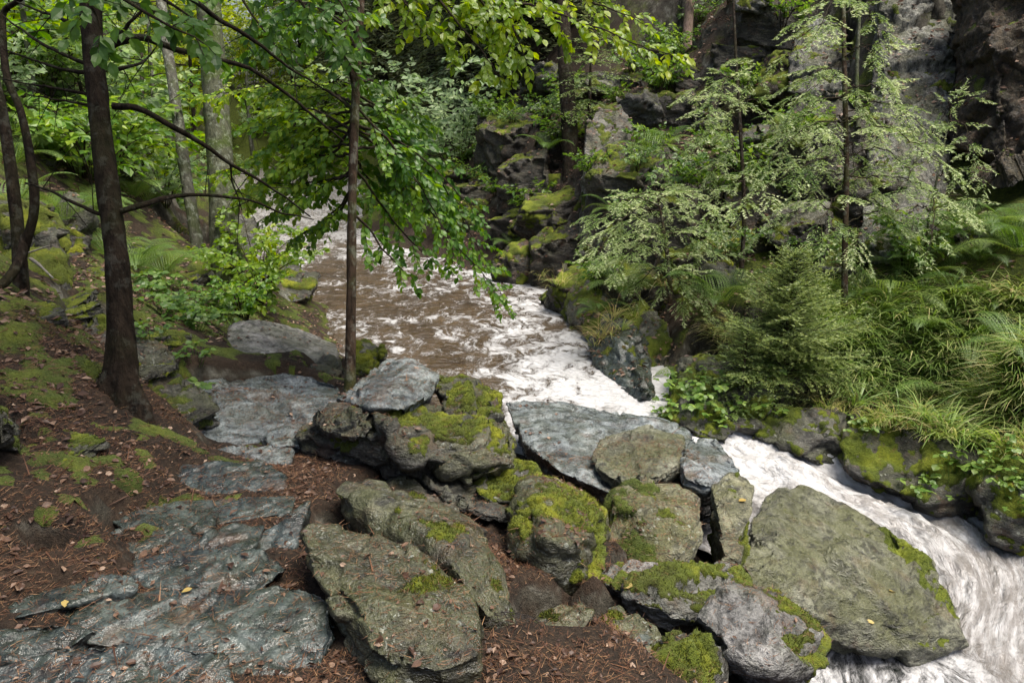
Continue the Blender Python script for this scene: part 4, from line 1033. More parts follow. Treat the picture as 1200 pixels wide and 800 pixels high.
# --- near left dark trunk with its bare lower branches and an added crown overhead
rs = np.random.RandomState(101)
T1, b1 = trunk_tree('broadleaf_tree', UP([(140,505,3.72),(141,472,3.72),(143,420,3.72),(136,300,3.74),(121,180,3.8),(112,80,3.85),(102,-60,3.95),(85,-300,4.2),(80,-700,4.8)]), [.066,.060,.055,.052,.049,.050,.047,.042,.03],
                   'bark_dark', 'thick dark trunk standing beside the path on the left, with bare lower branches', n=160, sides=40, lobes=True, flare=1.4, rough=0.22, seed=3)
BR = [([(126,56,3.86),(140,48,3.8),(167,45,3.85),(197,55,3.9),(240,67,4.0),(287,78,4.1),(333,107,4.25),(370,138,4.35),(403,166,4.5)], .022, .005),
      ([(124,60,3.84),(134,47,3.8),(146,36,3.75),(152,26,3.7),(170,8,3.7)], .016, .006),
      ([(132,124,3.8),(165,128,3.8),(200,148,3.85),(235,167,3.95),(270,193,4.05),(300,208,4.15),(330,228,4.25),(364,254,4.4)], .018, .004),
      ([(270,193,4.05),(274,218,4.1),(284,246,4.15)], .006, .003),
      ([(142,248,3.74),(175,238,3.8),(205,231,3.9),(235,228,4.0),(290,234,4.1),(330,249,4.2),(368,257,4.3)], .016, .003),
      ([(136,252,3.76),(118,250,3.75),(85,237,3.8),(60,224,3.9),(30,214,4.0)], .013, .005),
      ([(128,82,3.8),(150,78,3.8),(168,72,3.85),(182,56,3.9)], .012, .003),
      ([(106,34,3.86),(70,22,3.9),(44,12,4.0),(20,3,4.1)], .012, .004),
      ([(108,78,3.84),(80,66,3.9),(50,52,4.0),(24,34,4.1),(4,20,4.2)], .012, .004),
      ([(108,86,3.84),(80,83,3.9),(50,74,4.0),(5,58,4.15)], .012, .004),
      ([(110,112,3.82),(70,104,3.9),(30,98,4.0),(-10,90,4.1)], .009, .003),
      ([(112,124,3.8),(70,118,3.9),(30,110,4.0)], .007, .003),
      ([(233,37,4.1),(205,22,4.0),(178,14,3.9),(150,2,3.85),(110,-20,3.88)], .010, .014),
      ([(400,118,4.6),(372,100,4.5),(345,84,4.4),(312,58,4.25),(285,40,4.15),(255,22,4.05),(225,-2,3.95),(160,-50,3.9)], .004, .016)]
for k, (p, ra, rb) in enumerate(BR):
    g = Geo(); P = smooth_line(UP(p), 26) - b1; P = P + 0.006 * np.column_stack([fbm(P * 9 + k + j * 5, 2, 60 + j) for j in range(3)])
    tube(g, P, np.linspace(ra, rb, 26), 7, rough=0.15, seed=k)
    rr = np.random.RandomState(300 + k)
    for q in range(4):
        i = rr.randint(6, 22); d = unit(P[i] - P[i - 2] + 1.1 * rr.normal(size=3) * np.array([.6, .4, .8])); L = 0.10 + 0.25 * rr.rand()
        tube(g, np.array([P[i], P[i] + d * L * .5, P[i] + d * L + np.array([0, 0, -.02])]), [.003, .002, .001], 4, cap=False)
    g.build('branch', M['bark_dark'], T1)
LV, GW = Leaves(BEECH_V, BEECH_F), Geo()
for k in range(24):      # unseen crown added above the frame, set sunward to shade the path
    a = rs.rand() * 2 * PI; r = 0.4 + 1.9 * rs.rand(); z = 3.7 + 2.4 * rs.rand()
    s0 = np.array([0.25 * math.cos(a), 0.25 * math.sin(a) + .3, z - 0.5]); e = np.array([r * math.cos(a) + 1.6, r * math.sin(a) - .5, z])
    leafy_branch(LV, GW, [s0, (s0 + e) / 2 + [0, 0, .15], e], rs, leaf=0.11, side_len=0.8, gap=0.2, tint=0.5, r0=0.02, start=0.25, droop=0.3, sub=False, wood=True)
LV.geo().build('crown', M['leaf_beech'], T1, smooth=False); GW.build('branch', M['bark_dark'], T1)

# --- twin leaning stems at the far left
T2, b2 = trunk_tree('broadleaf_tree', UP([(24,372,4.5),(24,320,4.5),(18,240,4.55),(4,140,4.6),(-14,60,4.7),(-40,-60,4.9),(-80,-300,5.3)]), [.040,.037,.034,.032,.030,.029,.026],
                   'bark_dark', 'leaning dark trunk at the left edge with a crooked second stem', n=30, flare=1.5, seed=5)
g = Geo(); tube(g, smooth_line(UP([(26,300,4.45),(40,246,4.42),(36,190,4.4),(24,130,4.4),(8,90,4.42),(3,30,4.45),(6,12,4.45),(20,2,4.4),(60,-30,4.3)]), 30) - b2, np.linspace(.028, .013, 30), 10, rough=0.12); g.build('stem', M['bark_dark'], T2)
g = Geo(); tube(g, smooth_line(UP([(30,276,4.45),(24,302,4.4),(10,326,4.3),(-14,346,4.2)]), 14) - b2, np.linspace(.026, .03, 14), 9, rough=0.12); g.build('root', M['bark_dark'], T2)
g = Geo(); tube(g, smooth_line(UP([(36,303,4.45),(48,312,4.4),(62,326,4.35)]), 8) - b2, [.010]*4+[.006]*4, 6); tube(g, smooth_line(UP([(34,296,4.4),(55,289,4.4),(68,286,4.4)]), 8) - b2, np.linspace(.006,.002,8), 5); g.build('dead_twig', M['deadwood'], T2)

# --- thin sapling on the dark outcrop
rs = np.random.RandomState(102)
T3, b3 = trunk_tree('sapling', UP([(410,466,4.72),(411,400,4.72),(412,300,4.72),(414,180,4.74),(418,90,4.76),(423,0,4.8),(426,-160,4.9),(420,-380,5.1)]), [.036,.031,.030,.028,.026,.024,.02,.012],
                   'bark_brown', 'thin brown sapling growing from the dark outcrop in the middle of the picture', n=44, sides=12, flare=1.25, rough=0.12, seed=9)
g = Geo(); tube(g, smooth_line(UP([(416,110,4.76),(410,75,4.72),(405,40,4.7),(407,0,4.7),(402,-60,4.7)]), 12) - b3, np.linspace(.016, .010, 12), 8, rough=.1); g.build('side_stem', M['bark_brown'], T3)
LV, GW = Leaves(BEECH_V, BEECH_F), Geo()
SB = [  # (polyline, side twig length, tint)
 ([(414,150,4.74),(440,165,4.9),(480,215,5.2),(525,275,5.5),(560,315,5.7),(586,342,5.8)], .55, .50),
 ([(414,120,4.74),(445,130,5.1),(490,175,5.6),(530,235,6.0),(560,290,6.2)], .55, .42),
 ([(413,190,4.73),(440,230,4.9),(470,270,5.1),(500,300,5.2)], .42, .45),
 ([(414,160,4.74),(385,150,5.0),(345,160,5.5),(300,185,6.0),(262,200,6.4)], .55, .8),
 ([(414,130,4.74),(380,105,5.1),(330,100,5.7),(285,105,6.2),(245,112,6.6)], .55, .85),
 ([(413,205,4.73),(390,210,4.9),(350,215,5.3),(310,215,5.8),(282,225,6.1)], .45, .8),
 ([(413,215,4.73),(400,240,5.0),(370,265,5.4),(345,280,5.7)], .35, .5),
 ([(416,80,4.76),(390,55,5.0),(350,40,5.3),(310,50,5.6),(280,75,5.9)], .5, .45),
 ([(418,60,4.77),(400,25,4.9),(360,5,5.1),(320,-5,5.3)], .5, .35),
 ([(415,100,4.75),(440,95,5.1),(475,120,5.5),(500,140,5.8)], .42, .45),
 ([(412,250,4.72),(430,265,4.8),(455,300,4.9),(480,322,5.0)], .30, .35),
 ([(419,40,4.78),(380,20,5.0),(345,25,5.2),(300,30,5.5)], .5, .35),
 ([(414,140,4.74),(395,175,4.9),(365,180,5.2),(330,150,5.6),(290,145,6.0)], .5, .6),
 ([(413,200,4.73),(385,215,5.0),(350,235,5.4),(318,252,5.8)], .42, .6),
 ([(413,180,4.73),(380,185,5.1),(340,200,5.6),(305,225,6.0)], .42, .7),
 ([(413,225,4.72),(395,250,5.0),(372,262,5.3)], .32, .55),
 ([(414,170,4.74),(425,200,5.4),(450,230,6.2),(480,255,6.8)], .5, .4),
]
for k in range(13):      # fill the two hanging masses of the crown
    if k < 7: q = (470 + 100 * rs.rand(), 0, 4.9 + 1.3 * rs.rand()); q = (q[0], 130 + (q[0] - 430) * 1.15 + 45 * rs.normal() * .6, q[2]); s = (414, 100 + 90 * rs.rand(), 4.74)
    else: q = (265 + 100 * rs.rand(), 90 + 140 * rs.rand(), 5.4 + 1.2 * rs.rand()); s = (413, 90 + 110 * rs.rand(), 4.74)
    m = ((s[0] + q[0]) / 2, (s[1] + q[1]) / 2 - 18, (s[2] + q[2]) / 2)
    SB.append(([s, m, q], .5, .4 + (.25 if k >= 7 else 0) + .12 * rs.normal()))
for (p, sl, tn) in SB:
    leafy_branch(LV, GW, UP(p) - b3, rs, leaf=0.052, side_len=sl * .9, gap=0.066, tint=tn, r0=.010, r1=.003, start=.2, droop=.5, up=(0.1, -0.55, 0.8))
LV.geo().build('crown', M['leaf_beech'], T3, smooth=False); GW.build('branch', M['twig'], T3)

# --- branches reaching in from trees overhead
def hanging(name, paths, label, mat, leaf, seed, side=.5, up=(0.1, -0.6, 0.75), tint=.5, gap=.13, droop=.5, r0=.014, bark='twig', start=.1):
    rs = np.random.RandomState(seed); P0 = U(*paths[0][0])
    root = empty(name, P0, label, 'branch'); LV, GW = Leaves(BEECH_V, BEECH_F), Geo()
    for p in paths:
        leafy_branch(LV, GW, UP(p) - P0, rs, leaf=leaf, side_len=side, gap=gap, tint=tint, r0=r0, r1=.003, start=start, droop=droop, up=up)
    LV.geo().build('foliage', M[mat], root, smooth=False); GW.build('branch', M[bark], root)
    return root
hanging('hanging_branch', [
  [(430,-120,5.4),(480,-60,5.3),(540,-25,5.2),(600,0,5.2),(650,15,5.3),(700,32,5.4),(745,52,5.5),(785,64,5.5)],
  [(470,-80,5.4),(500,-20,5.2),(530,20,5.1),(560,55,5.1),(580,85,5.1)],
  [(440,-100,5.3),(460,-30,5.1),(480,10,5.0),(500,30,5.0)],
  [(560,-40,5.3),(580,0,5.2),(600,30,5.1),(612,60,5.1)],
  [(600,-40,5.6),(650,-20,5.6),(700,5,5.6),(740,20,5.6)],
  [(510,-60,5.5),(545,-20,5.4),(575,15,5.4),(590,40,5.4)],
  [(440,-90,5.0),(500,-45,4.95),(560,-20,4.9),(610,-12,4.9)],
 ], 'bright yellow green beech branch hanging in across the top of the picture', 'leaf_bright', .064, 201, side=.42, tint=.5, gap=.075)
hanging('hanging_branch', [
  [(40,-120,2.9),(90,-50,2.8),(130,-10,2.75),(180,20,2.75),(230,45,2.8)],
  [(100,-90,2.9),(140,-40,2.85),(190,0,2.85),(225,20,2.9)],
  [(60,-80,2.85),(85,-30,2.8),(105,5,2.75),(118,35,2.75)],
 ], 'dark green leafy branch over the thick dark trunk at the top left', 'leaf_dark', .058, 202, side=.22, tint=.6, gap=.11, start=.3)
hanging('hanging_branch', [
  [(300,-120,4.6),(330,-50,4.5),(350,0,4.5),(380,35,4.5),(400,60,4.5)],
  [(250,-110,4.6),(265,-40,4.5),(285,0,4.5),(305,30,4.5),(320,50,4.5)],
  [(330,-100,4.4),(365,-40,4.4),(395,0,4.4),(410,20,4.4)],
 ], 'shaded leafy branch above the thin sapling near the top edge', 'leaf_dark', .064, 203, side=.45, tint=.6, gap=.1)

# dark bare twigs dangling at the upper right
def bare(name, paths, label, mat='bark_dark', r0=.014, r1=.005, seed=1, cat='branch', twigs=5):
    P0 = U(*paths[0][0]); rr = np.random.RandomState(seed); g = Geo()
    for p in paths:
        P = smooth_line(UP(p), 22) - P0; P = P + 0.012 * np.column_stack([fbm(P * 5 + j * 5.1, 2, seed + j) for j in range(3)])
        tube(g, P, np.linspace(r0, r1, 22), 7, rough=.12, seed=seed)
        for q in range(twigs):
            i = rr.randint(4, 21); d = unit(P[min(i + 1, 21)] - P[i - 2] + 1.0 * rr.normal(size=3) * np.array([.7, .4, .8])); L = 0.08 + 0.25 * rr.rand()
            tube(g, np.array([P[i], P[i] + d * L * .5, P[i] + d * L + np.array([0, 0, -.03])]), [r1 * .7, r1 * .5, r1 * .25], 4, cap=False)
    return tag(g.build(name, M[mat], origin=P0), label, cat)
bare('bare_branch', [[(870,-40,6.0),(886,-4,6.0),(905,28,6.0),(922,52,6.0),(934,76,6.0)], [(905,28,6.0),(899,50,6.0),(897,80,6.0)]], 'dark bare twig hanging from the top edge over the conifer', r0=.022, r1=.007, seed=5)
bare('bare_branch', [[(944,-30,6.2),(955,6,6.2),(970,28,6.2),(1000,42,6.2),(1020,60,6.2)], [(970,28,6.2),(962,60,6.2),(955,80,6.2)], [(988,-20,6.2),(990,30,6.2),(984,60,6.2)]], 'forked dark twig dangling in front of the pale crag', r0=.016, r1=.005, seed=6)
bare('bare_branch', [[(940,-24,7.4),(985,0,7.3),(1030,12,7.2),(1070,19,7.2),(1098,22,7.2)], [(1030,12,7.2),(1060,10,7.2),(1090,4,7.2)]], 'long thin dark branch pointing right along the top of the cliff', r0=.018, r1=.007, seed=7)
bare('fallen_branch', [[(1149,180,8.2),(1152,165,8.15),(1165,150,8.05),(1185,134,7.9),(1215,110,7.7)]], 'pale bent dead branch leaning on the cliff at the right', 'deadwood', .022, .014, 8, 'branch', 1)
bare('dead_branch', [[(130,81,4.4),(160,70,4.5),(195,64,4.6),(222,60,4.7),(240,38,4.8)], [(150,76,4.4),(170,70,4.5),(183,56,4.5)]], 'pale dead branch sticking out right of the thick dark trunk', 'deadwood', .012, .005, 9, 'branch', 2)
bare('dead_branch', [[(83,212,6.3),(90,190,6.4),(97,165,6.5),(106,140,6.6)]], 'pale bare stick leaning on the left hillside', 'deadwood', .022, .012, 10, 'branch', 1)
bare('fallen_branch', [[(850,70,10.5),(880,60,10.4),(930,25,10.2),(960,22,10)], [(846,70,10.5),(870,40,10.3),(900,36,10)]], 'pale dead branch among the conifer sprays high on the wall', 'deadwood', .018, .006, 11, 'branch', 4)
bare('fallen_branch', [[(1000,205,8.2),(1030,185,8.2),(1070,160,8.1),(1100,145,8.1)]], 'thin grey stick lying across the conifer on the right', 'deadwood', .012, .006, 12, 'branch', 2)
bare('fallen_branch', [[(168,474,4.3),(190,500,4.05),(210,512,3.95),(240,520,3.95)]], 'long dark stick on the edge of the wide bluish slab', 'bark_brown', .012, .006, 13, 'branch', 2)
bare('fallen_branch', [[(132,548,3.25),(150,556,3.2),(172,570,3.14)]], 'short dark stick on the brown litter beside the path', 'bark_dark', .010, .006, 14, 'branch', 1)
bare('fallen_branch', [[(60,578,2.9),(66,592,2.86),(76,606,2.8),(84,612,2.77)]], 'crooked dark stub poking up from the litter at the left', 'bark_dark', .022, .014, 15, 'branch', 1)

# --- trunks in the middle distance
def simple_trunk(path, radii, bark, label, name='tree', seed=0, group=None, **kw):
    return trunk_tree(name, UP(path), radii, bark, label, n=26, seed=seed, group=group, **kw)
T4, b4 = simple_trunk([(241,338,9.0),(236,310,9.0),(226,255,9.05),(214,180,9.1),(203,100,9.2),(192,30,9.3),(180,-80,9.5)], [.078,.075,.072,.068,.064,.06,.05], 'bark_grey', 'pale mottled birch trunk leaning left with a raw reddish broken foot', name='birch_tree', seed=11, flare=1.1)
g = Geo(); tube(g, smooth_line(UP([(244,352,8.95),(241,338,8.97),(238,322,8.99),(235,306,9.0)]), 8) - b4, [.07,.085,.085,.076,.08,.082,.079,.070], 12, rough=.3); g.build('broken_foot', M['broken_wood'], T4)
g = Geo(); P = smooth_line(UP([(238,342,8.7),(246,358,8.2),(254,372,7.7),(260,384,7.3)]), 10)
tube(g, P - P[0], np.linspace(.07, .075, 10), 10, rough=.2); tag(g.build('fallen_log', M['bark_grey'], origin=P[0]), 'short grey log lying below the broken birch', 'log')
T5, b5 = simple_trunk([(271,368,8.6),(268,330,8.6),(262,250,8.7),(256,160,8.8),(250,80,8.9),(244,0,9.0),(236,-120,9.2)], [.165,.16,.152,.148,.142,.136,.12], 'bark_green', 'stout greenish trunk by the stream behind the sapling leaves', seed=12, flare=1.25)
simple_trunk([(806,128,14.5),(805,90,14.5),(806,40,14.6),(809,-20,14.7),(812,-150,15)], [.10,.098,.095,.09,.08], 'bark_pink', 'slim pinkish bare trunk at the top of the gorge wall', name='pine_tree', seed=13)
simple_trunk([(538,118,22),(535,80,22),(533,30,22),(530,-60,22.5)], [.17,.16,.155,.14], 'bark_dark', 'dark straight trunk behind the yellow green hanging branch', name='spruce_tree', seed=14)
simple_trunk([(674,330,12.6),(670,250,12.8),(668,170,13),(662,60,13.4),(656,-60,13.8)], [.15,.145,.14,.13,.11], 'bark_dark', 'black shaded trunk against the hollow rock face', name='spruce_tree', seed=15)
simple_trunk([(724,50,16.5),(722,0,16.6),(720,-80,17)], [.13,.125,.11], 'bark_brown', 'brownish trunk on the crest left of the pinkish one', name='spruce_tree', seed=16)
simple_trunk([(163,232,13.5),(164,190,13.6),(166,120,13.8),(166,60,14)], [.05,.045,.04,.03], 'bark_dark', 'thin dark stem on the left hillside behind the thick trunk', name='sapling', seed=17)
simple_trunk([(1006,150,9.6),(1004,90,9.7),(1007,20,9.8),(1008,-60,10)], [.024,.023,.021,.018], 'bark_green', 'thin yellowish stem beside the wispy conifer', name='sapling', seed=18)

TS = 'thin bare stem among the undergrowth on the left hillside'
for k, (px, py, d, dx, r0) in enumerate([(52,190,9,6,.035),(88,175,11,-8,.03),(70,140,13,4,.045),(185,215,15,6,.05),(146,180,16,-5,.05),(228,200,19,4,.07),(300,185,24,-6,.09),(345,175,26,5,.08),(18,150,10,8,.03),(178,150,18,-6,.06),(122,230,10,-10,.025)]):
    p = U(px, py, d); z = ground_z(np.array([[p[0], p[1]]]))[0]; b = np.array([p[0], p[1], z - .1]); H = 3.5 + 2.5 * rs.rand()
    t_, _b = trunk_tree('sapling', [b, b + [dx * .02, .05, H * .4], b + [dx * .035 + .1 * rs.normal(), .1, H]], [r0, r0 * .8, r0 * .45], 'bark_dark' if k % 3 else 'bark_grey', TS, group='thin stems on the left hillside', n=20, sides=7, flare=1.2, seed=40 + k)
    for q in range(7):
        gq = Geo()
        hz = H * (.25 + .6 * rs.rand()); a = rs.rand() * 6.28; L = .5 + .8 * rs.rand(); s = np.array([dx * .03 * hz / H, .05, hz])
        tube(gq, smooth_line([s, s + [math.cos(a) * L * .5, math.sin(a) * L * .5, .06], s + [math.cos(a) * L, math.sin(a) * L, -.08 + .2 * rs.normal()]], 7), np.linspace(r0 * .3, .003, 7), 4, cap=False)
        gq.build('twig', M['twig'], t_)

# --- conifers of the right bank
rs = np.random.RandomState(111)
def U0(px, py, d): return U(px, py, d)
def spray_tree(name, stem, radii, tips, label, mat, bark, rs, d0, nl=.032, nw=.009, step=.008, spl=.34, gap=.17, up_bias=.12, tint=.5, bgap=.05, droop=.6, hang=.25):
    """an irregular little conifer: every bough is led to a measured tip and carries flat feathery sprays"""
    stem = UP(stem); root = empty(name, stem[0], label, 'tree')
    S = smooth_line(stem, 40) - stem[0]; gt, gb = Geo(), Geo(); LV = Leaves(NEEDLE_V, NEEDLE_F)
    tube(gt, S, np.interp(np.linspace(0, 1, 40), np.linspace(0, 1, len(radii)), radii), 8, rough=.15)
    for (px, py) in tips:
        e = U(px, py, d0 + .55 * rs.normal()) - stem[0]
        hz = np.linalg.norm((S[:, :2] - e[:2]), axis=1); k = np.argmin(np.abs(S[:, 2] - (e[2] + up_bias + .10 * hz))); s = S[k]
        m = (s + e) / 2 + np.array([0, 0, .10 + .1 * rs.rand()]); P = smooth_line([s, m, e], 18); P = P + .012 * rs.normal(size=P.shape)
        tube(gb, P, np.linspace(.008, .003, 18), 4, cap=False); L = np.linalg.norm(e - s); n = max(4, int(L / gap)); T = unit(np.gradient(P, axis=0)); sg = 1
        for q in range(n):
            t = .25 + .75 * (q + rs.rand()) / n; i_ = min(17, int(t * 17)); sg = -sg
            sd = unit(np.cross([0, 0, 1], T[i_])) * sg
            needle_branch(LV, gb, P[i_], unit(T[i_] * .7 + sd * (.4 + .5 * rs.rand()) + np.array([0, 0, .12]) + .15 * rs.normal(size=3)), spl * (.55 + .75 * rs.rand()), rs, nl, nw, step, .5, bgap, droop, .2, tint + .1 * rs.normal(), r0=.003, hang=hang)
        needle_branch(LV, gb, P[-1], T[-1], spl, rs, nl, nw, step, .5, bgap, droop, .2, tint, r0=.003, hang=hang)
    gt.build('trunk', M[bark], root); cr = LV.geo().build('crown', M[mat], root, smooth=False); gb.build('branches', M['twig'], cr)
    return root
spray_tree('conifer', [(990,372,7.75),(990,300,7.75),(992,200,7.8),(990,100,7.85),(988,0,7.95),(986,-120,8.1)], [.034,.031,.028,.025,.021,.015],
  [(905,185),(930,150),(950,105),(1030,88),(1062,130),(1042,165),(1075,210),(1020,220),(940,225),(960,270),(1012,296),(1045,255),(925,60),(1030,40),(880,235),(1100,190),(1118,240),(970,160),(1010,130),(955,195),(1060,275),(900,270),(965,25),(1085,150),(930,120),(1000,190)],
  'wispy conifer with pale feathery sprays and a thin bare stem on the right bank', 'spruce_pale', 'bark_brown', rs, 7.7, nw=.0115, spl=.40, gap=.15)
spray_tree('conifer', [(868,330,9.0),(872,250,9.1),(868,160,9.2),(862,60,9.4),(858,-30,9.6)], [.03,.027,.024,.02,.014],
  [(800,180),(830,205),(850,160),(815,220),(872,245),(880,95),(862,130),(835,125),(905,140),(820,150),(838,240),(810,110)],
  'second wispy conifer with thin pale sprays left of the first one', 'spruce_pale', 'bark_dark', rs, 9.1, nl=.038, nw=.010)
spray_tree('conifer', [(1085,310,8.3),(1088,260,8.3),(1100,200,8.3),(1112,140,8.4)], [.016,.014,.011,.007],
  [(1050,225),(1130,230),(1150,205),(1140,170),(1070,180),(1105,140),(1120,265),(1060,255),(1160,255),(1090,285),(1135,115)],
  'low pale conifer spray in front of the grey cliff', 'spruce_pale', 'bark_green', rs, 8.2, spl=.28)
spray_tree('spruce_tree', [(785,356,8.5),(784,320,8.5),(778,270,8.55),(770,228,8.6)], [.03,.026,.02,.008],
  [(692,268),(705,288),(728,250),(758,236),(800,240),(836,266),(842,300),(758,292),(782,322),(728,312),(822,332),(745,270),(790,268),(812,288),(716,300),(770,255),(745,335),(800,345)],
  'pale drooping young spruce growing on the gorge wall', 'spruce_pale', 'bark_brown', rs, 8.4, nl=.028, nw=.009, step=.006, spl=.36, gap=.12, up_bias=.12, tint=.52, bgap=.04, droop=.5, hang=.12)
# dense green young spruce
base = U(916, 440, 7.2)
conifer('spruce_tree', base, 1.2, rs, 'dense green young spruce bush above the cascade', 'tree', r0=.03, rmax=.70, whorl=.07, per=9, first=.03, mat='spruce', nl=.026, nw=.007, step=.0065, bgap=.045, droop=.35, lift=.45, side=.5, tint=.6, pitch=.3, shape=.7, hang=.15, jitter=.6)
conifer('spruce_tree', U(868, 470, 7.0), .75, rs, 'small dark spruce below the dense green one', 'tree', r0=.02, rmax=.5, whorl=.08, per=7, first=.05, mat='spruce', nl=.022, nw=.0055, step=.009, bgap=.045, droop=.5, lift=.3, side=.5, tint=.4, pitch=.2)
conifer('spruce_tree', U(690, 150, 13.2), 2.2, rs, 'little spruce with pale sprays on top of the hollow rock face', 'tree', r0=.04, rmax=1.0, whorl=.22, per=6, first=.1, mat='spruce_pale', nl=.04, nw=.012, step=.02, bgap=.08, droop=.7, lift=.2, side=.5, tint=.35, pitch=.1)

# --- forest behind: spruces on the far slopes, copies of three
rs = np.random.RandomState(120)
FARL = 'tall spruce in the shaded forest at the head of the valley'
protos = [conifer('spruce_tree', (0, 0, 0), H, rs, FARL, 'tree', r0=.17, rmax=R, whorl=.6, per=7, first=f, mat='spruce_far', bark='bark_dark', group='spruces at the head of the valley', nl=.17, nw=.055, step=.075, bgap=.3, droop=.8, lift=.25, side=.42, tint=.5, pitch=-.05, shape=.7, hang=.35)
          for H, R, f in ((13, 2.6, .05), (15, 2.9, .12), (11, 2.3, .02))]
spots = []
FS = [(400,120,24),(450,110,26),(480,95,28),(425,60,30),(505,80,24),(560,90,24),(610,85,23),(360,140,30),(590,60,27),(640,50,21),(460,30,36),(520,30,34),(380,60,38),(20,0,17),(560,30,31),(650,0,26),(400,20,44),(150,20,34),(490,0,42),(690,45,19),(620,70,19),(575,110,18.5),(625,105,17.5),(655,90,18),(540,100,20),(605,60,22)]
for k, (px, py, d) in enumerate(FS):
    p = U(px, py, d); z = ground_z(np.array([[p[0], p[1]]]))[0]
    o = protos[k] if k < 3 else copy_tree(protos[k % 3])
    o.location = (p[0], p[1], z - .1); o.rotation_euler = (0, 0, rs.rand() * 6.28); s = .8 + .4 * rs.rand(); o.scale = (s, s, s)
# ------------------------------------------------------------------ plants and litter
rs = np.random.RandomState(140)
ALLV = [GV] + [v for v, q, m in ROCK_MESHES]; off = np.cumsum([0] + [len(v) for v in ALLV])
ALLF = [GF] + [q for v, q, m in ROCK_MESHES]
W_bvh = BVHTree.FromPolygons(np.vstack(ALLV).tolist(), np.vstack([f + o for f, o in zip(ALLF, off)]).tolist())

def seat(px, py, d):
    """the surface under a measured spot"""
    p = U(px, py, d); h = drop(p[0], p[1], W_bvh)
    return np.array(h[0]) if h[0] is not None else p

# --- broadleaf shrubs and seedlings
def shrub(name, label, cat, mat, rs, h=.7, n=9, leaf=.06, side=.28, up=(0, -.4, .9), tint=.5, group=None, droop=.4, gap=.1, spread=.6, lod=False, wood='twig'):
    root = empty(name, (0, 0, 0), label, cat, group); LV, GW = Leaves(LEAF2_V if lod else BEECH_V, LEAF2_F if lod else BEECH_F), Geo()
    for k in range(n):
        a = 2 * PI * (k + rs.rand()) / n; r = spread * (.35 + .65 * rs.rand()); hh = h * (.5 + .5 * rs.rand())
        e = np.array([math.cos(a) * r, math.sin(a) * r, hh])
        leafy_branch(LV, GW, [np.array([.02 * math.cos(a), .02 * math.sin(a), -.05]), e * np.array([.4, .4, .65]), e], rs, leaf=leaf, side_len=side, gap=gap, up=up, tint=tint + .1 * rs.normal(), r0=.008, r1=.003, start=.2, droop=droop, sub=False)
    LV.geo().build('foliage', M[mat], root, smooth=False); GW.build('stems', M[wood], root)
    return root
def put(o, p, rot=0, s=1.0, sink=.03):
    o.location = (p[0], p[1], p[2] - sink); o.rotation_euler = (0, 0, rot); o.scale = (s, s, s); return o

a = shrub('beech_bush', 'bright green leafy bush at the foot of the stout greenish trunk', 'bush', 'leaf_bright', rs, h=1.0, n=14, leaf=.07, side=.38, tint=.3, spread=.75)
put(a, U(305, 350, 8.5))
b = shrub('leafy_bush', 'low leafy bush between the stout trunk and the pale slab', 'bush', 'leaf_beech', rs, h=.45, n=10, leaf=.055, side=.22, tint=.55, spread=.4)
put(b, seat(285, 362, 7.4))
c = shrub('leafy_bush', 'pale blue green spreading bush under the spruces beyond the pool', 'bush', 'leaf_pale', rs, h=2.6, n=22, leaf=.15, side=.9, tint=.55, spread=3.0, gap=.24, lod=True, droop=.3)
put(c, U(540, 215, 16.5), 0)
d = shrub('leafy_bush', 'grey green bush at the water edge beyond the sapling', 'bush', 'leaf_pale', rs, h=1.6, n=16, leaf=.12, side=.6, tint=.4, spread=1.4, gap=.2, lod=True)
put(d, U(470, 215, 17.5))

# far shrubs on the left hillside: three kinds of growth, copied
HL = 'leafy undergrowth shrub on the left hillside behind the trunks'
hp = [shrub('leafy_shrub', HL, 'shrub', m, rs, h=.9, n=9, leaf=.11, side=.45, tint=t, spread=.8, gap=.18, lod=True, group='undergrowth shrubs on the left hillside') for m, t in (('leaf_pale', .5), ('leaf_herb', .6), ('leaf_beech', .6))]  # the pale leaf colour stands in for haze over the hillside
HS = [(20,215,8.5),(60,200,9.5),(30,170,9),(95,190,10),(120,160,12),(70,140,10.5),(15,120,9.5),(40,90,11),(90,110,13),(150,200,13),(185,200,16),(180,150,17),(150,120,16),(60,50,12.5),(10,60,11),(110,60,16),(190,90,20),(230,140,22),(235,190,19),(175,225,14.5),(270,160,26),(300,170,27),(220,170,21),(130,225,11),(280,190,24),(155,80,18),(85,70,14.5),(30,20,13),(330,185,27),(350,170,28),(250,120,27),(205,130,20),(165,175,15),(140,100,15)]
HS += [(10 + 190 * rs.rand(), 30 + 190 * rs.rand(), 8 + 9 * rs.rand()) for _ in range(34)]
for k, (px, py, dd) in enumerate(HS):
    p = U(px, py, dd); h = drop(p[0], p[1])
    o = hp[k] if k < 3 else copy_tree(hp[k % 3])
    put(o, np.array(h[0]), rs.rand() * 6.28, .75 + .6 * rs.rand())

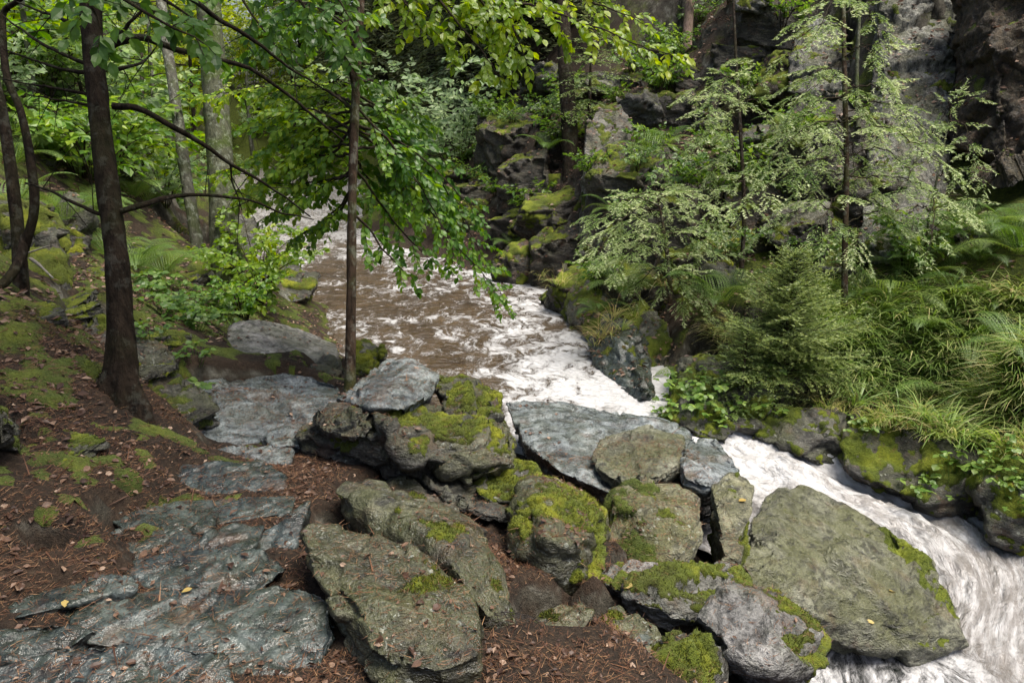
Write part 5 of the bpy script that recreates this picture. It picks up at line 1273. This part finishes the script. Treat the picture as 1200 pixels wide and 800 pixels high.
BT = 'young pale green beech in the misty gap up the valley'
bt = shrub('beech_tree', BT, 'tree', 'leaf_bright', rs, h=5.5, n=20, leaf=.15, side=1.1, tint=.7, spread=2.2, gap=.3, lod=True, group='young beeches up the valley')
for k, (px, py, dd) in enumerate([(215,170,24),(250,165,27),(300,175,29),(335,180,30),(180,165,21),(270,140,34),(320,140,36),(225,110,31),(160,140,19),(375,170,32)]):
    p = U(px, py, dd); h = drop(p[0], p[1])
    o = bt if k == 0 else copy_tree(bt)
    put(o, np.array(h[0]), rs.rand() * 6.28, .7 + .5 * rs.rand())
WL = 'small shrub rooted in the brown slope above the gorge wall'
ws = shrub('leafy_shrub', WL, 'shrub', 'leaf_herb', rs, h=.5, n=8, leaf=.08, side=.3, tint=.5, spread=.45, gap=.14, lod=True, group='shrubs on the gorge wall')
for k, (px, py, dd) in enumerate([(760,180,11.8),(800,200,11.2),(830,170,11.8),(745,250,10.8),(700,330,9.8),(860,250,10.2),(890,210,10.6),(640,160,14.5),(600,190,14.5),(720,120,13),(780,120,13),(900,160,11.5),(850,320,9.4),(820,270,10.1),(930,260,10),(1000,290,8.9),(780,60,15),(700,60,16.5),(660,110,15),(740,90,14.5),(820,60,15),(560,150,17),(870,140,12.3),(790,100,14),(850,60,13.5),(910,100,12.5),(880,80,13),(940,190,10.8),(770,140,12.8),(660,200,13.5),(580,220,13.8),(620,250,13),(740,280,10.2),(800,250,10.4),(1020,60,12.5),(1000,180,10.5),(690,250,11.5),(530,185,15),(555,200,14.5),(510,205,15.5),(545,170,16),(585,165,15),(525,230,14),(950,300,9),(1060,330,8.3)]):
    p = U(px, py, dd); h = drop(p[0], p[1], W_bvh)
    o = ws if k == 0 else copy_tree(ws)
    put(o, np.array(h[0]), rs.rand() * 6.28, .6 + .6 * rs.rand())

# --- ferns
def fern(label, group, rs, n=9, L=.6, tint=.5, pin=22):
    root = empty('fern', (0, 0, 0), label, 'fern', group)
    for part in range(1):
        LV, GW = Leaves(LEAF2_V, LEAF2_F), Geo()
        for k in range(n):
            a = 2 * PI * (k + .5 * rs.rand()) / n; l = L * (.7 + .5 * rs.rand()); el = .7 + .4 * rs.rand()
            P = [np.zeros(3)]; dd = np.array([math.cos(a) * math.cos(el), math.sin(a) * math.cos(el), math.sin(el)])
            for q in range(pin):
                dd = unit(dd + np.array([0, 0, -2.0 / pin * (.4 + q / pin)])); P.append(P[-1] + dd * l / pin)
            P = np.array(P); tube(GW, P, np.linspace(.003, .001, len(P)), 4, cap=False)
            T = unit(np.gradient(P, axis=0)); S = unit(np.cross([0, 0, 1], T)); Nn = np.cross(T, S); tn = tint + .12 * rs.normal()
            for q in range(2, pin + 1):
                t = q / pin; pl = l * .26 * math.sin(PI * min(1, .14 + .9 * t)) ** .8 + .006
                for s in (1, -1):
                    pd = unit(S[q] * s + T[q] * .35 - Nn[q] * .1)
                    m = 6; x = (np.arange(m) + .5) / m
                    for w in (1, -1):
                        LV.add(P[q] + pd * (pl * x)[:, None], np.broadcast_to(unit(T[q] * w + pd * .7), (m, 3)), np.broadcast_to(Nn[q], (m, 3)), l * .042 * (1.15 - x) * (.55 + .6 * math.sin(PI * t)), np.full(m, tn + .08 * rs.normal()))
        LV.geo().build('fronds', M['fern'], root, smooth=False); GW.build('stalks', M['fern'], root)
    return root
FR = 'arching green fern on the grassy right bank'; FRG = 'ferns on the right bank'
f1 = [fern(FR, FRG, rs, 9, .62, .6), fern(FR, FRG, rs, 7, .5, .5)]
RP = [(1150,330,7.2),(1185,345,6.8),(1195,300,7.6),(1120,312,8.1),(1170,290,7.9),(1090,345,7.4),(1150,365,6.8),(1195,375,6.5),(1040,345,7.9),(1210,330,7.0),(1080,300,8.4),(1015,350,8.0),(842,370,8.3),(1135,345,7.2),(1175,320,7.3),(1110,285,8.5),(1140,280,8.3),(1165,275,8.2),(1190,275,8.0),(1200,260,8.1),(1060,320,8.3),(1125,265,8.8),(1205,285,7.7),(1150,300,7.8),(1090,310,8.0),(700,360,9.2),(760,220,11.2),(830,220,10.8),(880,260,10),(640,230,13.3),(780,170,12),(920,240,10.2),(720,270,10.8),(600,280,12.8),(835,385,8.0),(858,352,8.6),(730,345,9.4)]
for k, (px, py, dd) in enumerate(RP):
    o = f1[k] if k < 2 else copy_tree(f1[k % 2]); put(o, seat(px, py, dd), rs.rand() * 6.28, .75 + .5 * rs.rand())
FLb = 'pale fern on the left slope between the trunks'; FLG = 'ferns on the left slope'
f2 = [fern(FLb, FLG, rs, 8, .5, .55)]
LP = [(170,290,7.9),(190,300,7.7),(120,270,7.0),(160,262,9),(60,180,8.2),(95,215,8.5),(45,140,8.8),(20,160,7.8),(70,110,10),(110,140,10.5),(155,310,7.2),(30,100,9.0),(90,160,9.5),(15,190,7.2),(180,270,9.5),(50,190,6.8),(75,240,6.6),(30,215,6.4),(110,200,8),(100,250,7.5),(130,230,9),(60,225,7),(10,230,6),(85,195,7.4),(155,240,10),(105,175,9),(40,170,8)]
for k, (px, py, dd) in enumerate(LP):
    o = f2[0] if k == 0 else copy_tree(f2[0]); put(o, seat(px, py, dd), rs.rand() * 6.28, .8 + .6 * rs.rand())

# --- ground herbs: small broad leaves
def herb(label, group, rs, n=14, leaf=.055, spread=.16, h=.12, mat='leaf_herb', tint=.5):
    root = empty('leafy_plant', (0, 0, 0), label, 'plant', group); LV, GW = Leaves(BEECH_V, BEECH_F), Geo()
    for k in range(n):
        a = rs.rand() * 6.28; r = spread * rs.rand() ** .6; hh = h * (.4 + .7 * rs.rand()); p = np.array([math.cos(a) * r, math.sin(a) * r, hh])
        tube(GW, np.array([[p[0] * .4, p[1] * .4, -.02], p * [.8, .8, .7], p]), .0014, 4, cap=False)
        for j in range(3):
            b = a + 2.1 * j + rs.rand(); dd = unit([math.cos(b), math.sin(b), -.25 + .2 * rs.normal()])
            LV.add(p, dd, unit(np.array([0, -.25, 1]) + .3 * rs.normal(size=3)), leaf * (.7 + .6 * rs.rand()) * np.array([[1, 1.35, 1]]), tint + .2 * rs.normal())
    LV.geo().build('foliage', M[mat], root, smooth=False); GW.build('stems', M[mat], root)
    return root
HG = 'low herb with broad leaves in the litter left of the pale slab'
h1 = [herb(HG, 'herbs left of the pale slab', rs, n=18, leaf=.045), herb(HG, 'herbs left of the pale slab', rs, n=16, leaf=.042)]
HP = [(180,345,6.6),(200,350,6.7),(215,360,6.6),(230,350,7.1),(195,370,6.2),(220,375,6.2),(240,370,6.8),(205,335,7.2),(185,330,7.1),(245,385,6.3),(225,395,5.9),(170,358,6.1),(250,360,7.0),(235,340,7.5),(260,370,6.9),(210,390,5.8),(166,335,6.8),(190,382,5.8),(255,350,7.3),(228,432,5.2),(215,445,4.9),(180,440,4.8)]
for k, (px, py, dd) in enumerate(HP):
    o = h1[k] if k < 2 else copy_tree(h1[k % 2]); put(o, seat(px, py, dd), rs.rand() * 6.28, .8 + .6 * rs.rand())
HB = 'little leafy seedling clinging to the right bank above the rapids'
h2 = [herb(HB, 'seedlings on the right bank', rs, n=12, leaf=.05, spread=.15, h=.2, tint=.75), herb(HB, 'seedlings on the right bank', rs, n=16, leaf=.042, spread=.18, h=.16, tint=.65)]
HQ = [(775,410,7.6),(790,425,7.4),(800,455,7.1),(780,450,7.3),(820,440,7.1),(835,465,6.9),(870,480,6.8),(900,455,7.0),(850,450,7.0),(880,430,7.2),(930,440,7.1),(960,440,7.1),(990,445,7.0),(810,470,6.95),(945,425,7.3),(1025,455,6.9),(1150,590,5.85),(1180,600,5.7),(1160,570,5.9),(1195,620,5.6),(1120,560,6.05),(1010,500,6.5),(1185,560,5.85),(1100,490,6.5),(905,490,6.8),(770,395,7.9),(1060,460,6.7),(1020,400,7.2),(1060,420,6.9),(1100,400,7.0),(1130,440,6.6),(1160,420,6.5),(1190,460,6.3),(1090,450,6.7),(1150,480,6.3),(1030,440,7.0),(980,410,7.4),(1140,520,6.2),(1195,590,5.7),(1080,580,6.0),(790,480,6.8),(815,485,6.75),(840,492,6.65),(775,478,6.95),(828,476,6.8)]
for k, (px, py, dd) in enumerate(HQ):
    o = h2[k] if k < 2 else copy_tree(h2[k % 2]); put(o, seat(px, py, dd), rs.rand() * 6.28, .8 + .5 * rs.rand())

# --- grass of the right bank (nobody could count it)
def blades(g, p, nrm, rs, n, L, w, tint, lean, seg=4):
    a = rs.rand(n) * 2 * PI; r = .07 * rs.rand(n)
    base = p + np.column_stack([np.cos(a) * r, np.sin(a) * r, np.zeros(n)])
    d = unit(np.column_stack([np.cos(a) * .5, np.sin(a) * .5, np.full(n, 1.0)]) + nrm * .3 + .25 * rs.normal(size=(n, 3)))
    out = unit(np.column_stack([np.cos(a), np.sin(a), np.zeros(n)]) * .6 + lean)
    l = L * (.5 + .7 * rs.rand(n)); sd = unit(np.cross(d, out)); ws = w * (.7 + .6 * rs.rand(n))
    V = np.empty((n, seg + 1, 2, 3)); q = base.copy(); dd = d.copy()
    for s in range(seg + 1):
        ww = (ws * (1 - (s / seg) ** 1.5 * .92))[:, None]
        V[:, s, 0] = q - sd * ww / 2; V[:, s, 1] = q + sd * ww / 2
        dd = unit(dd + (out * .55 + np.array([0, 0, -.55])) * (.35 + .35 * s / seg)); q = q + dd * (l / seg)[:, None]
    idx = np.arange(n)[:, None] * (seg + 1) * 2 + np.arange(seg)[None] * 2
    F = np.stack([idx, idx + 1, idx + 3, idx + 2], -1).reshape(-1, 4)
    t = np.clip(tint + .14 * rs.normal(size=n), 0, 1)
    tt_ = np.clip(t[:, None] + np.linspace(-.08, .14, seg + 1)[None], 0, 1)
    g.add(V.reshape(-1, 3), F, np.repeat(tt_, 2, 1).ravel())
g = Geo(); lean = np.array([-.35, -.6, 0.0])
for k in range(700):
    px, py = 930 + (290 if k < 520 else 620) * rs.rand(), 335 + 185 * rs.rand()
    if py > 440 + (px - 930) * .45 or (k >= 520 and px < 1200): continue
    p = UZ(px, py, -.55); 
    hh = W_bvh.ray_cast(Vector(tuple(CAM)), Vector(tuple(unit(U(px, py, 5) - CAM))))
    if hh[0] is None or hh[0].y < 4.5 or hh[0].z < -1.25: continue
    dry = .20 + .30 * sstep(1040, 1180, px) * rs.rand() + .2 * (rs.rand() < .22)
    blades(g, np.array(hh[0]) - np.array([0, 0, .02]), np.array(hh[1]), rs, 26, .26 + .22 * rs.rand(), .0125, dry, lean * rs.rand())
for k in range(75):      # fringe hanging over the bank rocks
    px = 900 + 310 * rs.rand(); py = 440 + (px - 900) * .22 + 30 * rs.rand()
    hh = W_bvh.ray_cast(Vector(tuple(CAM)), Vector(tuple(unit(U(px, py, 5) - CAM))))
    if hh[0] is None or hh[0].y < 4.5: continue
    blades(g, np.array(hh[0]), np.array(hh[1]), rs, 20, .24, .006, .42 + .35 * rs.rand(), lean * 1.2)
for (px, py) in [(845,395),(835,380),(855,405),(790,330),(830,305),(870,285),(700,395),(720,380),(640,330)]:
    for j in range(4):
        hh = W_bvh.ray_cast(Vector(tuple(CAM)), Vector(tuple(unit(U(px + 12 * rs.normal(), py + 8 * rs.normal(), 5) - CAM))))
        if hh[0] is not None: blades(g, np.array(hh[0]), np.array(hh[1]), rs, 26, .36, .007, .5 + .3 * rs.rand(), lean)
tag(g.build('grass', M['grass'], smooth=False), 'long drooping green and straw coloured grass on the right bank', 'grass', kind='stuff')

# --- fallen leaves and needles (uncountable litter)
def scatter(g, n, region, leaf, tv, tf, rs, tint0, spread, minz=.55, lift=.004, curl=.35, mask=None, wide=1.0, onrock=.14):
    P, Nn = [], []
    x0, x1, y0, y1 = region
    X = np.column_stack([x0 + (x1 - x0) * rs.rand(n * 2), y0 + (y1 - y0) * rs.rand(n * 2)])
    pn = fbm(np.column_stack([X * 1.6, np.zeros(len(X))]), 3, 77)
    for (x, y), v in zip(X, pn):
        if v < -.25 + .25 * rs.normal(): continue
        if mask is not None and not mask(x, y): continue
        h = W_bvh.ray_cast(Vector((x, y, 6)), Vector((0, 0, -1)))
        if h[0] is None or h[1].z < minz: continue
        if h[2] >= len(GF) and rs.rand() < ((1 - onrock) if v < .3 else .45): continue
        P.append(np.array(h[0]) + [0, 0, lift + .008 * rs.rand()]); Nn.append(np.array(h[1]))
        if len(P) >= n: break
    P, Nn = np.array(P), np.array(Nn); m = len(P)
    d = unit(rs.normal(size=(m, 3)) * [1, 1, .15]); u = unit(Nn + curl * rs.normal(size=(m, 3)))
    Xf, Yf, Zf = frame_of(d, u); s = leaf * (.6 + .7 * rs.rand(m))
    V, F = place(tv, tf, P, Xf, Yf, Zf, np.column_stack([s, s * wide, s * (1 + 2 * rs.rand(m))]))
    g.add(V, F, np.repeat(np.clip(tint0 + spread * rs.normal(size=m), 0, 1), len(tv)))
g = Geo()
lo = lambda x, y: drop(x, y)[0] is not None
scatter(g, 3800, (-4.2, .4, 1.6, 6.5), .032, BEECH_V, BEECH_F, rs, .42, .26, curl=.25)
scatter(g, 5000, (-4.2, .8, 1.6, 6.0), .014, LEAF2_V, LEAF2_F, rs, .3, .28)
scatter(g, 2200, (-2.6, 1.2, 1.6, 4.0), .022, LEAF2_V, LEAF2_F, rs, .5, .25)
scatter(g, 7000, (-6, -2.0, 3, 10), .045, LEAF2_V, LEAF2_F, rs, .55, .22)
scatter(g, 9500, (-1.2, 6, 7, 16), .065, LEAF2_V, LEAF2_F, rs, .58, .2, minz=.25, onrock=.85)
tag(g.build('leaf_litter', M['litter'], smooth=False), 'brown fallen beech leaves covering the path and slope', 'leaf litter', kind='stuff')
g = Geo()
scatter(g, 900, (-2.8, 1.3, 1.6, 5.0), .10, NEEDLE_V, NEEDLE_F, rs, .35, .2, wide=.05, lift=.006, curl=.2)
scatter(g, 60000, (-2.6, 1.3, 1.6, 4.8), .032, NEEDLE_V, NEEDLE_F, rs, .45, .25, wide=.06, lift=.002, curl=.2, onrock=.42)
tag(g.build('needle_litter', M['straw'], smooth=False), 'dry reddish brown needles and bits covering the path', 'needle litter', kind='stuff')
# moss carpets over the soil of the left slope
selv = (GV[:, 0] < -1.15) & (GV[:, 0] > -5.5) & (GV[:, 1] > 2.3) & (GV[:, 1] < 9)
fsel = GF[selv[GF].all(1)]; us = np.unique(fsel); mp_ = -np.ones(len(GV), int); mp_[us] = np.arange(len(us))
mo = moss_on(None, GV[us], mp_[fsel], -0.02, 77, .03, lambda V: .25 * sstep(-1.3, -2.4, V[:, 0]) - .1, 'mossdark', 26000, 5.5)
mo.name = 'moss_carpet'; tag(mo, 'green moss growing in patches over the soil of the left slope', 'moss', kind='stuff')
# a few leaves that stand out
YL = [(226,692,'yellow leaf lying on the biggest path plate'),(76,706,'small yellow leaf in the litter at the lower left'),(1041,693,'yellow leaf on the giant rounded slab, upper one'),(1024,731,'yellow leaf with a pale edge on the giant rounded slab, lower one'),(874,587,'yellow leaf on top of the narrow rock pillar'),(743,689,'pale yellow leaf in the gap of the broken ledge')]
for px, py, lb in YL:
    hh = W_bvh.ray_cast(Vector(tuple(CAM)), Vector(tuple(unit(U(px, py, 5) - CAM))))
    if hh[0] is None: continue
    g = Geo(); p = np.array(hh[0]); nn = np.array(hh[1])
    d = unit(np.cross(nn, rs.normal(size=3)))[None]; X, Y, Z = frame_of(d, nn[None]); s = .036 if py > 600 and px < 400 else .055
    V, F = place(BEECH_V, BEECH_F, (nn * .012)[None], X, Y, Z, np.array([s])); V = V + p
    g.add(V, F, rs.rand())
    tag(g.build('yellow_leaf', M['yellow'], origin=p), lb, 'leaf')

# --- scrap of wire netting by the low grey stone
c0 = seat(588, 742, 2.72); g = Geo()
for k in range(12):
    for s in (0, 1):
        u_ = np.linspace(-1, 1, 14); v_ = (k / 11 * 2 - 1)
        x, y = (u_, np.full(14, v_) + .35 * u_) if s == 0 else (np.full(14, v_) - .2 * u_, u_)
        r2 = np.clip(1 - .8 * (x ** 2 + y ** 2), -.2, 1)
        P = np.column_stack([x * .17, y * .10, .085 * r2 + .006 * fbm(np.column_stack([x * 3, y * 3, np.full(14, k * 1.7 + s)]), 2, 91)])
        tube(g, P[r2 > -.19], .0016, 4, cap=False) if (r2 > -.19).sum() > 2 else None
M['wire'] = bark_mat('rusty_wire', (.02, .018, .016), (.07, .062, .055), 0)
tag(g.build('wire_netting', M['wire'], origin=c0 + np.array([0, 0, .0])), 'crumpled dark wire netting beside the low grey stone', 'wire netting')
for o in [x for x in COL.objects if x.name.startswith('wire_netting')]: o.data.transform(__import__('mathutils').Matrix.Translation(Vector(tuple(c0))))
# ------------------------------------------------------------------ light
SUN_EL, SUN_AZ = math.radians(70), math.radians(105)     # azimuth: from +Y towards +X
w = bpy.data.worlds.new('World'); SC.world = w; w.use_nodes = True
nt = w.node_tree; bg = nt.nodes['Background']
sky = nt.nodes.new('ShaderNodeTexSky'); sky.sky_type = 'NISHITA'; sky.sun_disc = False
sky.sun_elevation = SUN_EL; sky.sun_rotation = SUN_AZ; sky.air_density = 1.0; sky.dust_density = 5.0; sky.ozone_density = 0.6
nt.links.new(sky.outputs[0], bg.inputs[0]); bg.inputs[1].default_value = 0.09
sd = bpy.data.lights.new('sun', 'SUN'); sd.energy = 3.0; sd.angle = math.radians(34); sd.color = (1.0, 0.95, 0.87)
so = bpy.data.objects.new('sun', sd); COL.objects.link(so)
dv = Vector((math.sin(SUN_AZ) * math.cos(SUN_EL), math.cos(SUN_AZ) * math.cos(SUN_EL), math.sin(SUN_EL)))
so.rotation_euler = dv.to_track_quat('Z', 'Y').to_euler()
vs = SC.view_settings; vs.view_transform = 'Standard'; vs.look = 'None'; vs.exposure = 1.2; vs.gamma = 1.0; vs.use_curve_mapping = False
SC.render.engine = 'CYCLES'
cy = SC.cycles
cy.use_denoising = True; cy.use_adaptive_sampling = True; cy.adaptive_threshold = 0.02
try: cy.denoiser = 'OPENIMAGEDENOISE'
except Exception: pass
cy.max_bounces = 6; cy.diffuse_bounces = 2; cy.glossy_bounces = 2; cy.transmission_bounces = 3; cy.transparent_max_bounces = 4
cy.caustics_reflective = False; cy.caustics_refractive = False
cy.sample_clamp_indirect = 6.0
SC.render.use_persistent_data = False
